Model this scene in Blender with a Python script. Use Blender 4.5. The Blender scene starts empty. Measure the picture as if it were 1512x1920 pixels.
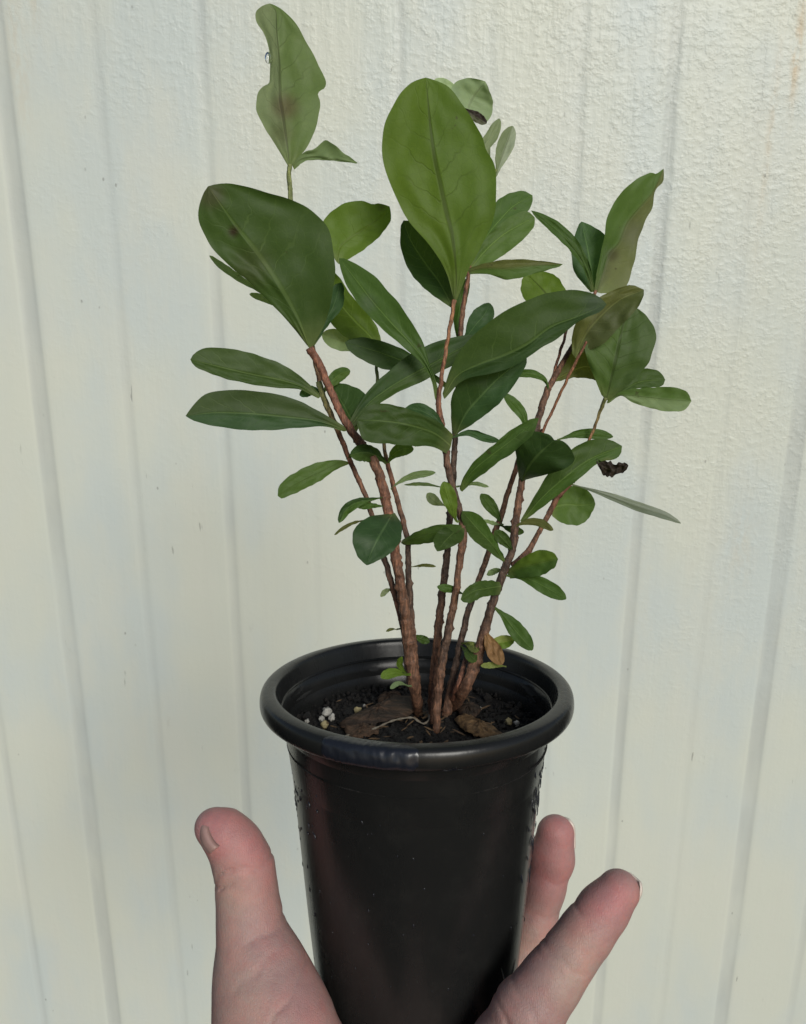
import bpy, bmesh, math, random
import numpy as np
from mathutils import Vector, noise

random.seed(7)
sc = bpy.context.scene
COL = sc.collection

# ------------------------------------------------------------------ camera
PITCH = math.radians(15.3)
CAM = Vector((0.0, 0.0, 1.45))
cam_d = bpy.data.cameras.new("camera")
cam = bpy.data.objects.new("camera", cam_d)
COL.objects.link(cam)
cam.location = CAM
cam.rotation_euler = (math.radians(90) - PITCH, 0, 0)
cam_d.sensor_fit = 'HORIZONTAL'
cam_d.sensor_width = 36.0
cam_d.lens = 36.0 * 1500.0 / 1512.0
cam_d.clip_start = 0.01
cam_d.clip_end = 200.0
cam_d.dof.use_dof = True
cam_d.dof.focus_distance = 0.32
cam_d.dof.aperture_fstop = 55.0
sc.camera = cam

# ------------------------------------------------------------------ sky and sun
SUN_EL, SUN_AZ = math.radians(30), math.radians(22)     # azimuth: to the right, behind the camera
world = bpy.data.worlds.new("World")
sc.world = world
world.use_nodes = True
wn = world.node_tree
wn.nodes.clear()
sky = wn.nodes.new('ShaderNodeTexSky')
sky.sky_type = 'NISHITA'
sky.sun_disc = False
sky.sun_elevation = SUN_EL
sky.sun_rotation = math.radians(180) - SUN_AZ
sky.air_density = 1.0
sky.dust_density = 1.0
sky.ozone_density = 1.0
bg = wn.nodes.new('ShaderNodeBackground')
bg.inputs['Strength'].default_value = 0.060
wo = wn.nodes.new('ShaderNodeOutputWorld')
wn.links.new(sky.outputs[0], bg.inputs['Color'])
wn.links.new(bg.outputs[0], wo.inputs['Surface'])

sun_d = bpy.data.lights.new("sun", 'SUN')
sun_d.energy = 2.35
sun_d.angle = math.radians(25)
sun_d.color = (1.0, 0.975, 0.91)
sun = bpy.data.objects.new("sun", sun_d)
COL.objects.link(sun)
sd = Vector((math.cos(SUN_EL) * math.sin(SUN_AZ), -math.cos(SUN_EL) * math.cos(SUN_AZ), math.sin(SUN_EL)))
sun.rotation_euler = (-sd).to_track_quat('-Z', 'Y').to_euler()
sun.location = (1, -1, 3)

sc.view_settings.view_transform = 'Standard'
sc.view_settings.look = 'None'
sc.view_settings.gamma = 1
sc.view_settings.use_curve_mapping = False
sc.view_settings.exposure = 0.10

# ------------------------------------------------------------------ helpers
RIGHT = Vector((1, 0, 0))
FWD = Vector((0, math.cos(PITCH), -math.sin(PITCH)))
UP = Vector((0, math.sin(PITCH), math.cos(PITCH)))


def cw(v):                       # (right, up, depth) -> world
    return CAM + RIGHT * v[0] + UP * v[1] + FWD * v[2]


def at(px, py, d):               # photo position and distance along the view axis -> world
    return cw(((px - 756) / 1500 * d, (960 - py) / 1500 * d, d))


def cam3(px, py, d):
    return np.array([(px - 756) / 1500 * d, (960 - py) / 1500 * d, d])


def tag(o, label=None, cat=None, group=None, kind=None):
    if label: o['label'] = label
    if cat: o['category'] = cat
    if group: o['group'] = group
    if kind: o['kind'] = kind
    return o


def empty(name, loc):
    o = bpy.data.objects.new(name, None)
    COL.objects.link(o)
    o.location = loc
    o.empty_display_size = 0.02
    return o


def link_mesh(name, me, mat, parent=None, smooth=True):
    o = bpy.data.objects.new(name, me)
    COL.objects.link(o)
    if mat: me.materials.append(mat)
    if smooth:
        me.polygons.foreach_set('use_smooth', [True] * len(me.polygons))
    if parent:
        o.parent = parent
        # vertices were written in world space: undo every ancestor's offset
        off = Vector()
        p = parent
        while p is not None:
            off += p.location
            p = p.parent
        me.transform(__import__('mathutils').Matrix.Translation(-off))
    return o


def fix_normals(me):
    b = bmesh.new(); b.from_mesh(me)
    bmesh.ops.recalc_face_normals(b, faces=b.faces[:])
    b.to_mesh(me); b.free()
    return me


def mesh_from(name, verts, faces):
    me = bpy.data.meshes.new(name)
    me.from_pydata([tuple(v) for v in verts], [], faces)
    me.update()
    return me


def cr(pts, ts):
    """Catmull-Rom through pts (n,k), parametrised by chord length, sampled at ts in 0..1"""
    P = np.array(pts, float)
    if len(P) == 2:
        P = np.array([P[0], P[0] * .5 + P[1] * .5, P[1]])
    seg = np.sqrt(((P[1:, :2] - P[:-1, :2]) ** 2).sum(1)) + 1e-6
    s = np.concatenate([[0], np.cumsum(seg)]); s /= s[-1]
    out = []
    for t in ts:
        i = min(max(np.searchsorted(s, t) - 1, 0), len(P) - 2)
        h = s[i + 1] - s[i]
        u = (t - s[i]) / h
        def tan(k):
            if k == 0: return (P[1] - P[0]) / (s[1] - s[0])
            if k == len(P) - 1: return (P[-1] - P[-2]) / (s[-1] - s[-2])
            return (P[k + 1] - P[k - 1]) / (s[k + 1] - s[k - 1])
        m0, m1 = tan(i) * h, tan(i + 1) * h
        out.append((2 * u**3 - 3 * u**2 + 1) * P[i] + (u**3 - 2 * u**2 + u) * m0 + (-2 * u**3 + 3 * u**2) * P[i + 1] + (u**3 - u**2) * m1)
    return np.array(out)


class NT:
    """tiny node helper"""
    def __init__(self, name):
        self.m = bpy.data.materials.new(name)
        self.m.use_nodes = True
        self.t = self.m.node_tree
        self.b = self.t.nodes['Principled BSDF']
        self.out = self.t.nodes['Material Output']
    def n(self, typ, **kw):
        nd = self.t.nodes.new(typ)
        for k, v in kw.items():
            if k in nd.inputs.keys():
                self.set(nd.inputs[k], v)
            else:
                setattr(nd, k, v)
        return nd
    def set(self, sock, v):
        if isinstance(v, bpy.types.NodeSocket): self.t.links.new(v, sock)
        else: sock.default_value = v
    def math(self, op, a, b=None, c=None, clamp=False):
        nd = self.t.nodes.new('ShaderNodeMath'); nd.operation = op; nd.use_clamp = clamp
        for i, v in enumerate((a, b, c)):
            if v is not None: self.set(nd.inputs[i], v)
        return nd.outputs[0]
    def mix(self, f, a, b, mode='MIX'):
        nd = self.t.nodes.new('ShaderNodeMix'); nd.data_type = 'RGBA'; nd.blend_type = mode
        self.set(nd.inputs[0], f); self.set(nd.inputs[6], a); self.set(nd.inputs[7], b)
        return nd.outputs[2]
    def ramp(self, f, a, b):
        nd = self.t.nodes.new('ShaderNodeMapRange'); nd.interpolation_type = 'SMOOTHSTEP'
        self.set(nd.inputs[0], f); nd.inputs[1].default_value = a; nd.inputs[2].default_value = b
        return nd.outputs[0]
    def noise(self, vec, scale, detail=3, rough=.55, dist=0.0):
        nd = self.n('ShaderNodeTexNoise', Scale=scale, Detail=detail, Roughness=rough, Distortion=dist)
        if vec is not None: self.set(nd.inputs['Vector'], vec)
        return nd.outputs[0]
    def mapping(self, vec, scale):
        nd = self.n('ShaderNodeMapping'); self.set(nd.inputs['Vector'], vec)
        nd.inputs['Scale'].default_value = scale
        return nd.outputs[0]
    def bump(self, h, dist, strength=1.0, normal=None):
        nd = self.n('ShaderNodeBump'); self.set(nd.inputs['Height'], h)
        nd.inputs['Distance'].default_value = dist
        self.set(nd.inputs['Strength'], strength)
        if normal is not None: self.set(nd.inputs['Normal'], normal)
        return nd.outputs[0]


def rgb(r, g, b): return (r, g, b, 1.0)

GROOVES = [(-.535, .008, .0022), (-.430, .017, .0038), (-.326, .009, .0014), (-.214, .0105, .0026), (-.108, .008, .0006), (-.0033, .0085, .0022),
           (.0943, .008, .0012), (.192, .009, .0014), (.2896, .0115, .0034), (.3835, .008, .0008), (.473, .018, .0040), (.575, .009, .002), (.68, .009, .002), (-.64, .009, .002)]

# ------------------------------------------------------------------ materials
def mat_wall():
    k = NT('cream_painted_siding')
    obj = k.n('ShaderNodeTexCoord').outputs['Object']
    sep = k.n('ShaderNodeSeparateXYZ'); k.set(sep.inputs[0], obj)
    X, Z = sep.outputs[0], sep.outputs[2]
    # pigment: cream paint with greenish and greyish patches
    p1 = k.ramp(k.noise(k.mapping(obj, (1, 1, .5)), 5.0, 3, .6), .38, .62)
    p2 = k.ramp(k.noise(k.mapping(obj, (1.6, 1, .6)), 9.0, 4, .65), .42, .66)
    c = k.mix(p1, rgb(.645, .675, .59), rgb(.585, .645, .62))
    c = k.mix(k.math('MULTIPLY', p2, .55), c, rgb(.655, .675, .595))
    streak = k.ramp(k.noise(k.mapping(obj, (1, 1, .045)), 70.0, 3, .6), .5, .8)
    c = k.mix(k.math('MULTIPLY', streak, .05), c, rgb(.46, .47, .42))
    # tan weather stains
    def blob(x, z, sx, sz):
        a = k.math('POWER', k.math('DIVIDE', k.math('SUBTRACT', X, x), sx), 2)
        b = k.math('POWER', k.math('DIVIDE', k.math('SUBTRACT', Z, z), sz), 2)
        return k.math('POWER', 2.718, k.math('MULTIPLY', k.math('ADD', a, b), -1))
    rag = k.ramp(k.noise(k.mapping(obj, (1, 1, .35)), 120, 3, .7), .35, .62)
    for (x, z, sx, sz, amt) in ((-.386, 1.79, .006, .055, .5), (.419, 1.70, .005, .045, .9), (.40, 1.62, .004, .10, .3),
                                (-.41, 1.70, .012, .08, .22), (.42, 1.15, .02, .05, .15)):
        c = k.mix(k.math('MULTIPLY', k.math('MULTIPLY', blob(x, z, sx, sz), rag), amt), c, rgb(.56, .43, .26))
    # dark vertical checks and specks
    chk = k.noise(k.mapping(obj, (1, 1, .16)), 120, 2, .6)
    chkm = k.ramp(chk, .725, .775)
    rare = k.ramp(k.noise(obj, 11, 2, .5), .46, .60)
    chkm = k.math('MULTIPLY', chkm, rare)
    c = k.mix(k.math('MULTIPLY', chkm, .65), c, rgb(.20, .20, .18))
    vor = k.n('ShaderNodeTexVoronoi', Scale=55.0); k.set(vor.inputs['Vector'], k.mapping(obj, (1, 1, .55)))
    spk = k.math('MULTIPLY', k.ramp(vor.outputs['Distance'], .075, .04), k.ramp(k.noise(obj, 14, 2), .52, .6))
    c = k.mix(k.math('MULTIPLY', spk, .6), c, rgb(.2, .2, .18))
    # greyer, darker tone along the grooves, stronger in the deeper ones
    gsum = None
    for gx, gw, gd in GROOVES:
        e = k.ramp(k.math('ABSOLUTE', k.math('SUBTRACT', X, gx)), gw / 2 + .003, gw / 2 - .001)
        e = k.math('MULTIPLY', e, min(1.0, gd / .0036))
        gsum = e if gsum is None else k.math('ADD', gsum, e)
    gd_ = k.math('MULTIPLY', gsum, k.math('ADD', .18, k.math('MULTIPLY', k.ramp(k.noise(k.mapping(obj, (1, 1, .3)), 20, 3), .3, .7), .38)))
    c = k.mix(gd_, c, rgb(.43, .46, .44))
    # smudges
    sm = k.ramp(k.noise(k.mapping(obj, (1, 1, .45)), 38, 4, .7), .66, .8)
    c = k.mix(k.math('MULTIPLY', sm, .32), c, rgb(.40, .41, .36))
    k.set(k.b.inputs['Base Color'], c)
    k.b.inputs['Roughness'].default_value = .42
    k.b.inputs['Specular IOR Level'].default_value = .45
    # relief: lumpy paint (stronger to the upper right), grain, slow waviness
    lum = k.noise(k.mapping(obj, (.8, 1, 1)), 150, 4, .6, .15)
    lum2 = k.noise(k.mapping(obj, (.55, 1, 1.2)), 90, 2, .5, .2)
    grain = k.noise(k.mapping(obj, (1, 1, .06)), 260, 3, .6)
    region = k.math('ADD', k.math('MULTIPLY', X, .95), k.math('MULTIPLY', k.math('SUBTRACT', Z, 1.32), 1.15))
    region = k.math('ADD', region, k.math('MULTIPLY', k.math('SUBTRACT', k.noise(obj, 7, 2), .5), 1.0))
    reg = k.math('ADD', k.math('MULTIPLY', k.ramp(region, -.25, .65), .80), .14)
    h = k.math('ADD', k.math('MULTIPLY', k.ramp(lum, .40, .74), .7), k.math('MULTIPLY', lum2, .7))
    h = k.math('MULTIPLY', h, reg)
    h = k.math('ADD', h, k.math('MULTIPLY', grain, .13))
    furrow = k.ramp(k.noise(k.mapping(obj, (1, 1, .10)), 75, 3, .6), .35, .6)
    h = k.math('ADD', k.math('MULTIPLY', h, k.math('ADD', .55, k.math('MULTIPLY', k.ramp(k.noise(obj, 22, 3), .35, .65), .6))), k.math('MULTIPLY', furrow, k.math('MULTIPLY', reg, .30)))
    h = k.math('SUBTRACT', h, k.math('MULTIPLY', chkm, .8))
    n1 = k.bump(h, .0011, .70)
    slow = k.noise(k.mapping(obj, (1, 1, .3)), 13, 2, .5)
    n2 = k.bump(slow, .003, .35, n1)
    k.set(k.b.inputs['Normal'], n2)
    return k.m


def mat_leaf():
    k = NT('leaf_blade')
    att = k.n('ShaderNodeAttribute', attribute_name='pigment')
    uv = k.n('ShaderNodeTexCoord')
    sep = k.n('ShaderNodeSeparateXYZ'); k.set(sep.inputs[0], uv.outputs['UV'])
    u = k.math('ABSOLUTE', k.math('SUBTRACT', k.math('MULTIPLY', sep.outputs[0], 2), 1))   # 0 midrib .. 1 edge
    v = sep.outputs[1]
    obj = uv.outputs['Object']
    wob = k.math('MULTIPLY', k.math('SUBTRACT', k.noise(obj, 160, 2), .5), .9)
    s = k.math('ADD', k.math('SUBTRACT', k.math('MULTIPLY', v, 8.0), k.math('MULTIPLY', u, 1.5)), wob)
    fr = k.math('ABSOLUTE', k.math('SUBTRACT', k.math('FRACT', s), .5))
    vein = k.math('MULTIPLY', k.ramp(fr, .065, .012), k.math('SUBTRACT', 1.0, k.math('MULTIPLY', u, .8)))
    vein = k.math('MULTIPLY', vein, k.ramp(v, .12, .3))
    mid_w = k.math('ADD', .035, k.math('MULTIPLY', k.math('SUBTRACT', 1, v), .07))
    mid = k.math('SUBTRACT', 1, k.math('DIVIDE', u, mid_w), clamp=True)
    mid = k.ramp(mid, 0, .7)
    net = k.n('ShaderNodeTexVoronoi', Scale=330.0, feature='DISTANCE_TO_EDGE'); k.set(net.inputs['Vector'], obj)
    netm = k.math('MULTIPLY', k.ramp(net.outputs[0], .10, .0), .10)
    veins = k.math('MAXIMUM', k.math('MAXIMUM', mid, netm), k.math('MULTIPLY', k.math('MULTIPLY', vein, .62), k.ramp(k.noise(obj, 48, 2), .25, .55)))
    base = att.outputs['Color']
    n1 = k.noise(obj, 55, 4, .6)
    base = k.mix(k.math('MULTIPLY', k.ramp(n1, .35, .7), .35), base, k.mix(1.0, base, rgb(.68, .74, .62), 'MULTIPLY'))
    n2 = k.ramp(k.noise(obj, 420, 3, .6), .45, .75)
    base = k.mix(k.math('MULTIPLY', n2, .22), base, k.mix(1.0, base, rgb(1.35, 1.3, 1.2), 'MULTIPLY'))
    spot = k.math('MULTIPLY', k.ramp(k.noise(obj, 240, 3), .70, .76), .55)
    base = k.mix(spot, base, rgb(.05, .04, .02))
    hi = k.mix(1.0, k.mix(1.0, base, rgb(1.45, 1.38, 1.4), 'MULTIPLY'), rgb(.02, .024, .012), 'ADD')
    lo = k.mix(1.0, base, rgb(.62, .60, .62), 'MULTIPLY')
    vc = k.mix(att.outputs['Alpha'], lo, hi)
    colr = k.mix(veins, base, vc)
    k.set(k.b.inputs['Base Color'], colr)
    k.b.inputs['Roughness'].default_value = .50
    k.b.inputs['Specular IOR Level'].default_value = .17
    h = k.math('ADD', k.math('MULTIPLY', veins, -.45), k.math('MULTIPLY', k.noise(obj, 110, 3), .7))
    h = k.math('ADD', h, k.math('MULTIPLY', k.noise(obj, 700, 2), .12))
    nb = k.bump(h, .0005, .5)
    k.set(k.b.inputs['Normal'], nb)
    tr = k.n('ShaderNodeBsdfTranslucent')
    k.set(tr.inputs['Color'], k.mix(1.0, colr, rgb(1.6, 1.75, .6), 'MULTIPLY'))
    k.set(tr.inputs['Normal'], nb)
    mx = k.n('ShaderNodeMixShader'); mx.inputs[0].default_value = .30
    k.t.links.new(k.b.outputs[0], mx.inputs[1]); k.t.links.new(tr.outputs[0], mx.inputs[2])
    k.t.links.new(mx.outputs[0], k.out.inputs['Surface'])
    return k.m


def mat_bark():
    k = NT('stem_bark')
    att = k.n('ShaderNodeAttribute', attribute_name='pigment')
    obj = k.n('ShaderNodeTexCoord').outputs['Object']
    base = att.outputs['Color']
    fib = k.noise(k.mapping(obj, (1, 1, .16)), 1100, 4, .7)
    base = k.mix(k.ramp(fib, .42, .70), base, k.mix(1.0, base, rgb(2.5, 2.3, 2.1), 'MULTIPLY'))
    pat = k.ramp(k.noise(obj, 330, 4, .65), .42, .66)
    base = k.mix(k.math('MULTIPLY', pat, .75), base, k.mix(1.0, base, rgb(.38, .36, .36), 'MULTIPLY'))
    pale = k.ramp(k.noise(obj, 900, 2), .70, .78)
    base = k.mix(k.math('MULTIPLY', pale, .5), base, rgb(.30, .26, .2))
    k.set(k.b.inputs['Base Color'], base)
    k.b.inputs['Roughness'].default_value = .6
    k.b.inputs['Specular IOR Level'].default_value = .35
    h = k.math('ADD', k.math('MULTIPLY', fib, 1.0), k.noise(obj, 420, 3, .6))
    k.set(k.b.inputs['Normal'], k.bump(h, .0007, .8))
    return k.m


def mat_pot(film=False):
    k = NT('wet_black_plastic' if film else 'black_plastic')
    obj = k.n('ShaderNodeTexCoord').outputs['Object']
    dirt = k.ramp(k.noise(obj, 60, 5, .7), .45, .75)
    c = k.mix(k.math('MULTIPLY', dirt, .5), rgb(.0115, .012, .0118), rgb(.021, .021, .0195))
    sp = k.ramp(k.noise(obj, 850, 2), .76, .80)
    c = k.mix(k.math('MULTIPLY', sp, .5), c, rgb(.12, .12, .11))
    k.set(k.b.inputs['Base Color'], c)
    r = k.math('ADD', .17, k.math('MULTIPLY', k.noise(k.mapping(obj, (1, 1, .3)), 45, 4, .7), .22))
    if film:
        r = .30
        k.t.links.remove(k.b.inputs['Base Color'].links[0])
        k.b.inputs['Base Color'].default_value = rgb(.012, .014, .020)  # bluish base: the sky's reflection in the film put into its colour
    k.set(k.b.inputs['Roughness'], r)
    k.b.inputs['Specular IOR Level'].default_value = .5 if film else .34
    h = k.noise(k.mapping(obj, (1, 1, .25)), 140, 3, .6)
    k.set(k.b.inputs['Normal'], k.bump(h, .0006 if not film else .0012, .25 if not film else .35))
    return k.m


def mat_water():
    k = NT('water_drops')
    k.b.inputs['Base Color'].default_value = rgb(1, 1, 1)
    k.b.inputs['Roughness'].default_value = .02
    k.b.inputs['IOR'].default_value = 1.33
    k.b.inputs['Transmission Weight'].default_value = 1.0
    return k.m


def mat_soil():
    k = NT('dark_potting_soil')
    obj = k.n('ShaderNodeTexCoord').outputs['Object']
    a = k.noise(obj, 380, 5, .7)
    c = k.mix(k.ramp(a, .4, .7), rgb(.003, .0026, .0024), rgb(.014, .0105, .0078))
    b = k.ramp(k.noise(obj, 900, 3, .7), .66, .74)
    c = k.mix(k.math('MULTIPLY', b, .45), c, rgb(.06, .04, .025))
    k.set(k.b.inputs['Base Color'], c)
    k.b.inputs['Roughness'].default_value = .75
    k.set(k.b.inputs['Normal'], k.bump(a, .003, 1))
    return k.m


def mat_plain(name, col, col2, scale=300, rough=.7, bump=.0008, stretch=(1, 1, 1)):
    k = NT(name)
    obj = k.n('ShaderNodeTexCoord').outputs['Object']
    a = k.noise(k.mapping(obj, stretch), scale, 5, .7)
    k.set(k.b.inputs['Base Color'], k.mix(k.ramp(a, .35, .68), rgb(*col), rgb(*col2)))
    k.b.inputs['Roughness'].default_value = rough
    k.b.inputs['Specular IOR Level'].default_value = .3
    k.set(k.b.inputs['Normal'], k.bump(a, bump, .9))
    return k.m


def mat_skin():
    k = NT('pale_pink_skin')
    obj = k.n('ShaderNodeTexCoord').outputs['Object']
    att = k.n('ShaderNodeAttribute', attribute_name='pigment')
    base = att.outputs['Color']
    mot = k.ramp(k.noise(obj, 95, 4, .65), .38, .68)
    base = k.mix(k.math('MULTIPLY', mot, .7), base, k.mix(1.0, base, rgb(1.22, .98, .96), 'MULTIPLY'))
    mot2 = k.ramp(k.noise(obj, 240, 4, .65), .40, .72)
    base = k.mix(k.math('MULTIPLY', mot2, .45), base, k.mix(1.0, base, rgb(.86, .74, .78), 'MULTIPLY'))
    k.set(k.b.inputs['Base Color'], base)
    k.b.inputs['Roughness'].default_value = .52
    k.b.inputs['Specular IOR Level'].default_value = .35
    k.b.inputs['Subsurface Weight'].default_value = .35
    k.b.inputs['Subsurface Radius'].default_value = (1.0, .35, .2)
    k.b.inputs['Subsurface Scale'].default_value = .004
    fine = k.noise(obj, 1400, 3, .6)
    vor = k.n('ShaderNodeTexVoronoi', Scale=900.0, feature='DISTANCE_TO_EDGE'); k.set(vor.inputs['Vector'], k.mapping(obj, (1, 1, .5)))
    ridg = k.n('ShaderNodeTexWave', Scale=520.0, Distortion=7.0, Detail=2.0); k.set(ridg.inputs['Vector'], obj)
    wr = k.noise(k.mapping(obj, (.35, .6, 1)), 420, 3, .6)
    h = k.math('ADD', k.math('MULTIPLY', k.ramp(vor.outputs[0], 0, .12), .35), k.math('MULTIPLY', fine, .5))
    h = k.math('ADD', h, k.math('MULTIPLY', ridg.outputs[1], .22))
    h = k.math('ADD', h, k.math('MULTIPLY', wr, 1.1))
    k.set(k.b.inputs['Normal'], k.bump(h, .00028, .55))
    return k.m


M_WALL, M_LEAF, M_BARK, M_POT, M_WET, M_WATER, M_SOIL, M_SKIN = mat_wall(), mat_leaf(), mat_bark(), mat_pot(), mat_pot(True), mat_water(), mat_soil(), mat_skin()
M_PERL = mat_plain('white_perlite', (.48, .47, .43), (.26, .25, .22), 700)
M_PERLY = mat_plain('yellowish_perlite', (.36, .31, .17), (.24, .20, .1), 700)
M_NAIL = mat_plain('pale_nail', (.70, .62, .54), (.64, .54, .47), 300, .3, .0001)
_b = M_NAIL.node_tree.nodes['Principled BSDF']; _b.inputs['Roughness'].default_value = .35

# ------------------------------------------------------------------ the wall
WALL_Y = 0.949
wall_root = empty('siding_wall', (0, WALL_Y, 0))
tag(wall_root, 'cream painted grooved wood siding wall behind the plant, lumpy paint and vertical grooves', 'wall')


def wall_depth(x):
    d = 0.0
    for gx, gw, gd in GROOVES:
        e = (abs(x - gx) - gw / 2) / .0050
        s = 1 / (1 + math.exp(max(-30, min(30, e * 2.6))))
        d += gd * .55 * s
    return d

xs = set(np.linspace(-.78, .78, 157).round(5))
for gx, gw, gd in GROOVES:
    for e in np.linspace(-gw / 2 - .006, gw / 2 + .006, 34):
        xs.add(round(gx + e, 5))
xs = sorted(xs)
zs = np.linspace(.15, 2.25, 120)
wv, wf = [], []
for j, z in enumerate(zs):
    for x in xs:
        sx = .0016 * noise.noise(Vector((x * 2, z * 3.1, 4)))
        y = WALL_Y + wall_depth(x + sx) * (.75 + .5 * noise.noise(Vector((x * 9, z * 2.2, 1)))) \
            + .0022 * noise.noise(Vector((x * 5, z * 2.4, 9)))
        wv.append((x, y, z))
nx = len(xs)
for j in range(len(zs) - 1):
    for i in range(nx - 1):
        a = j * nx + i
        wf.append((a, a + 1, a + nx + 1, a + nx))
link_mesh('siding_panel', mesh_from('siding_panel', wv, wf), M_WALL, wall_root)
bm = bmesh.new()
bmesh.ops.create_cube(bm, size=1.0)
for v in bm.verts:
    v.co = Vector((v.co.x * 1.55, v.co.y * .09 + WALL_Y + .055, v.co.z * 2.08 + 1.2))
me = bpy.data.meshes.new('wall_core'); bm.to_mesh(me); bm.free()
link_mesh('wall_core', me, M_WALL, wall_root, smooth=False)

# ------------------------------------------------------------------ the pot
T = cam3(782, 1279, .2975)                                   # centre of the rim plane, camera space
TILT = math.radians(8.4)
AX = np.array([0.0, math.cos(TILT), -math.sin(TILT)])       # pot axis, up
FR = np.array([0.0, -math.sin(TILT), -math.cos(TILT)])      # towards the viewer
RT = np.array([1.0, 0.0, 0.0])


def potp(r, ang, h):        # ang 0 = right, 90deg = front
    return T + RT * (r * math.cos(ang)) + FR * (r * math.sin(ang)) + AX * h


def lathe(name, prof, mat, parent, seg=160, wob=0.0):
    vs, fs = [], []
    n = len(prof)
    for i in range(seg):
        a = 2 * math.pi * i / seg
        for (r, h) in prof:
            w = 1 + wob * noise.noise(Vector((math.cos(a) * 1.5, math.sin(a) * 1.5, h * 12)))
            vs.append(cw(potp(r * w, a, h)))
    for i in range(seg):
        for j in range(n - 1):
            a, b = i * n + j, ((i + 1) % seg) * n + j
            fs.append((a, b, b + 1, a + 1))
    return link_mesh(name, mesh_from(name, vs, fs), mat, parent)


def tube(pts, rad, seg=10, closed_ends=True, rn=None):
    """pts camera-space (n,3), rad (n): returns verts (camera space), faces"""
    P = np.array(pts, float); n = len(P)
    vs, fs = [], []
    ref = np.array([0.12, 0.0, -1.0])
    for i in range(n):
        t = P[min(i + 1, n - 1)] - P[max(i - 1, 0)]; t /= np.linalg.norm(t) + 1e-9
        a = np.cross(t, ref); a /= np.linalg.norm(a) + 1e-9
        b = np.cross(a, t)
        for j in range(seg):
            th = 2 * math.pi * j / seg
            r = rad[i] * (rn(i, j, th) if rn else 1)
            vs.append(P[i] + (a * math.cos(th) + b * math.sin(th)) * r)
    for i in range(n - 1):
        for j in range(seg):
            q, w = i * seg + j, i * seg + (j + 1) % seg
            fs.append((q, w, w + seg, q + seg))
    fs.append(tuple(range(seg))[::-1]); fs.append(tuple((n - 1) * seg + j for j in range(seg)))
    return vs, fs


def smooth_prof(pts, n):
    q = cr(pts, np.linspace(0, 1, n))
    return [tuple(p) for p in q]

pot_root = empty('plant_pot', cw(potp(0, 0, -.124)))
tag(pot_root, 'round black plastic nursery pot with wet rolled rim, held in the hand', 'plant pot')
body = [(.0001, -.1215), (.0345, -.1215), (.0358, -.118), (.0395, -.09), (.0432, -.05), (.0468, -.030), (.0492, -.012), (.0503, -.0062),
        (.0508, -.0062), (.0500, -.0110), (.0487, -.0148), (.0478, -.0168), (.0476, -.019), (.0468, -.028), (.0449, -.05), (.0416, -.09), (.0390, -.118), (.0384, -.1225), (.0370, -.124), (.0001, -.124)]
b2 = []
for (a, b) in zip(body[:-1], body[1:]):
    L = math.hypot(a[0] - b[0], a[1] - b[1]); m = max(1, int(L / .006))
    for q in range(m): b2.append((a[0] + (b[0] - a[0]) * q / m, a[1] + (b[1] - a[1]) * q / m))
b2.append(body[-1])
lathe('pot_body', b2, M_POT, pot_root, wob=.006)
rim = smooth_prof([(.0500, -.0068), (.0508, -.0035), (.0515, -.0010), (.0522, -.0001), (.0540, .0001), (.0560, -.0003), (.0571, -.0014), (.0576, -.0036),
                   (.0575, -.0058), (.0568, -.0070), (.0555, -.0073), (.0535, -.0070), (.0512, -.0072), (.0496, -.0076)], 44)
lathe('rim', rim, M_POT, pot_root, seg=220, wob=.006)

# wet film on the front of the rim
def film(a0, a1, s0, s1, name):
    vs, fs = [], []
    NA, NS = 60, 16
    prof = cr(rim, np.linspace(0, 1, 60))
    for i in range(NA + 1):
        f = i / NA
        a = a0 + (a1 - a0) * f
        lo = s0 + .045 * noise.noise(Vector((f * 9, 2, 1))) + .05 * noise.noise(Vector((f * 30, 2, 1))) + .10 * (abs(2 * f - 1) ** 8)
        hi = s1 + .06 * noise.noise(Vector((f * 7, 5, 1))) + .06 * noise.noise(Vector((f * 26, 5, 1))) - .10 * (abs(2 * f - 1) ** 8)
        for j in range(NS + 1):
            g = j / NS
            t = lo + (hi - lo) * g
            ix = min(59, max(0, int(t * 59)))
            fr = t * 59 - ix
            p = prof[ix] * (1 - fr) + prof[min(59, ix + 1)] * fr
            w = 1 + .006 * noise.noise(Vector((math.cos(a) * 1.5, math.sin(a) * 1.5, p[1] * 12)))
            th = .0002 + .0006 * max(0, math.sin(math.pi * g)) ** .5 * max(0, math.sin(math.pi * f)) ** .35 * (.8 + .6 * noise.noise(Vector((f * 14, g * 3, 0))))
            vs.append(cw(potp((p[0] * w + th), a, p[1] + th * .2)))
    for i in range(NA):
        for j in range(NS):
            q = i * (NS + 1) + j
            fs.append((q, q + NS + 1, q + NS + 2, q + 1))
    link_mesh(name, mesh_from(name, vs, fs), M_WET, pot_root)
film(math.radians(122), math.radians(90.5), .34, .74, 'water_film')
film(math.radians(84), math.radians(76), .70, .80, 'water_film')

# drops and splashes on the pot wall
def drop_mesh(dst, r, ang, h, sr, sh, tilt=0.0):
    base = len(dst[0])
    n, m = 10, 5
    nrm = RT * math.cos(ang) + FR * math.sin(ang)
    tan = RT * -math.sin(ang) + FR * math.cos(ang)
    c = potp(r, ang, h)
    for j in range(m + 1):
        ph = math.pi / 2 * j / m
        for i in range(n):
            a = 2 * math.pi * i / n
            x = math.cos(a) * math.cos(ph) * sr
            y = math.sin(a) * math.cos(ph) * sh
            x += y * tilt
            dst[0].append(cw(c + tan * x + AX * y + nrm * (math.sin(ph) * min(sr, sh) * .55)))
    for j in range(m):
        for i in range(n):
            a = base + j * n + i; b = base + j * n + (i + 1) % n
            dst[1].append((a, b, b + n, a + n))

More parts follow.
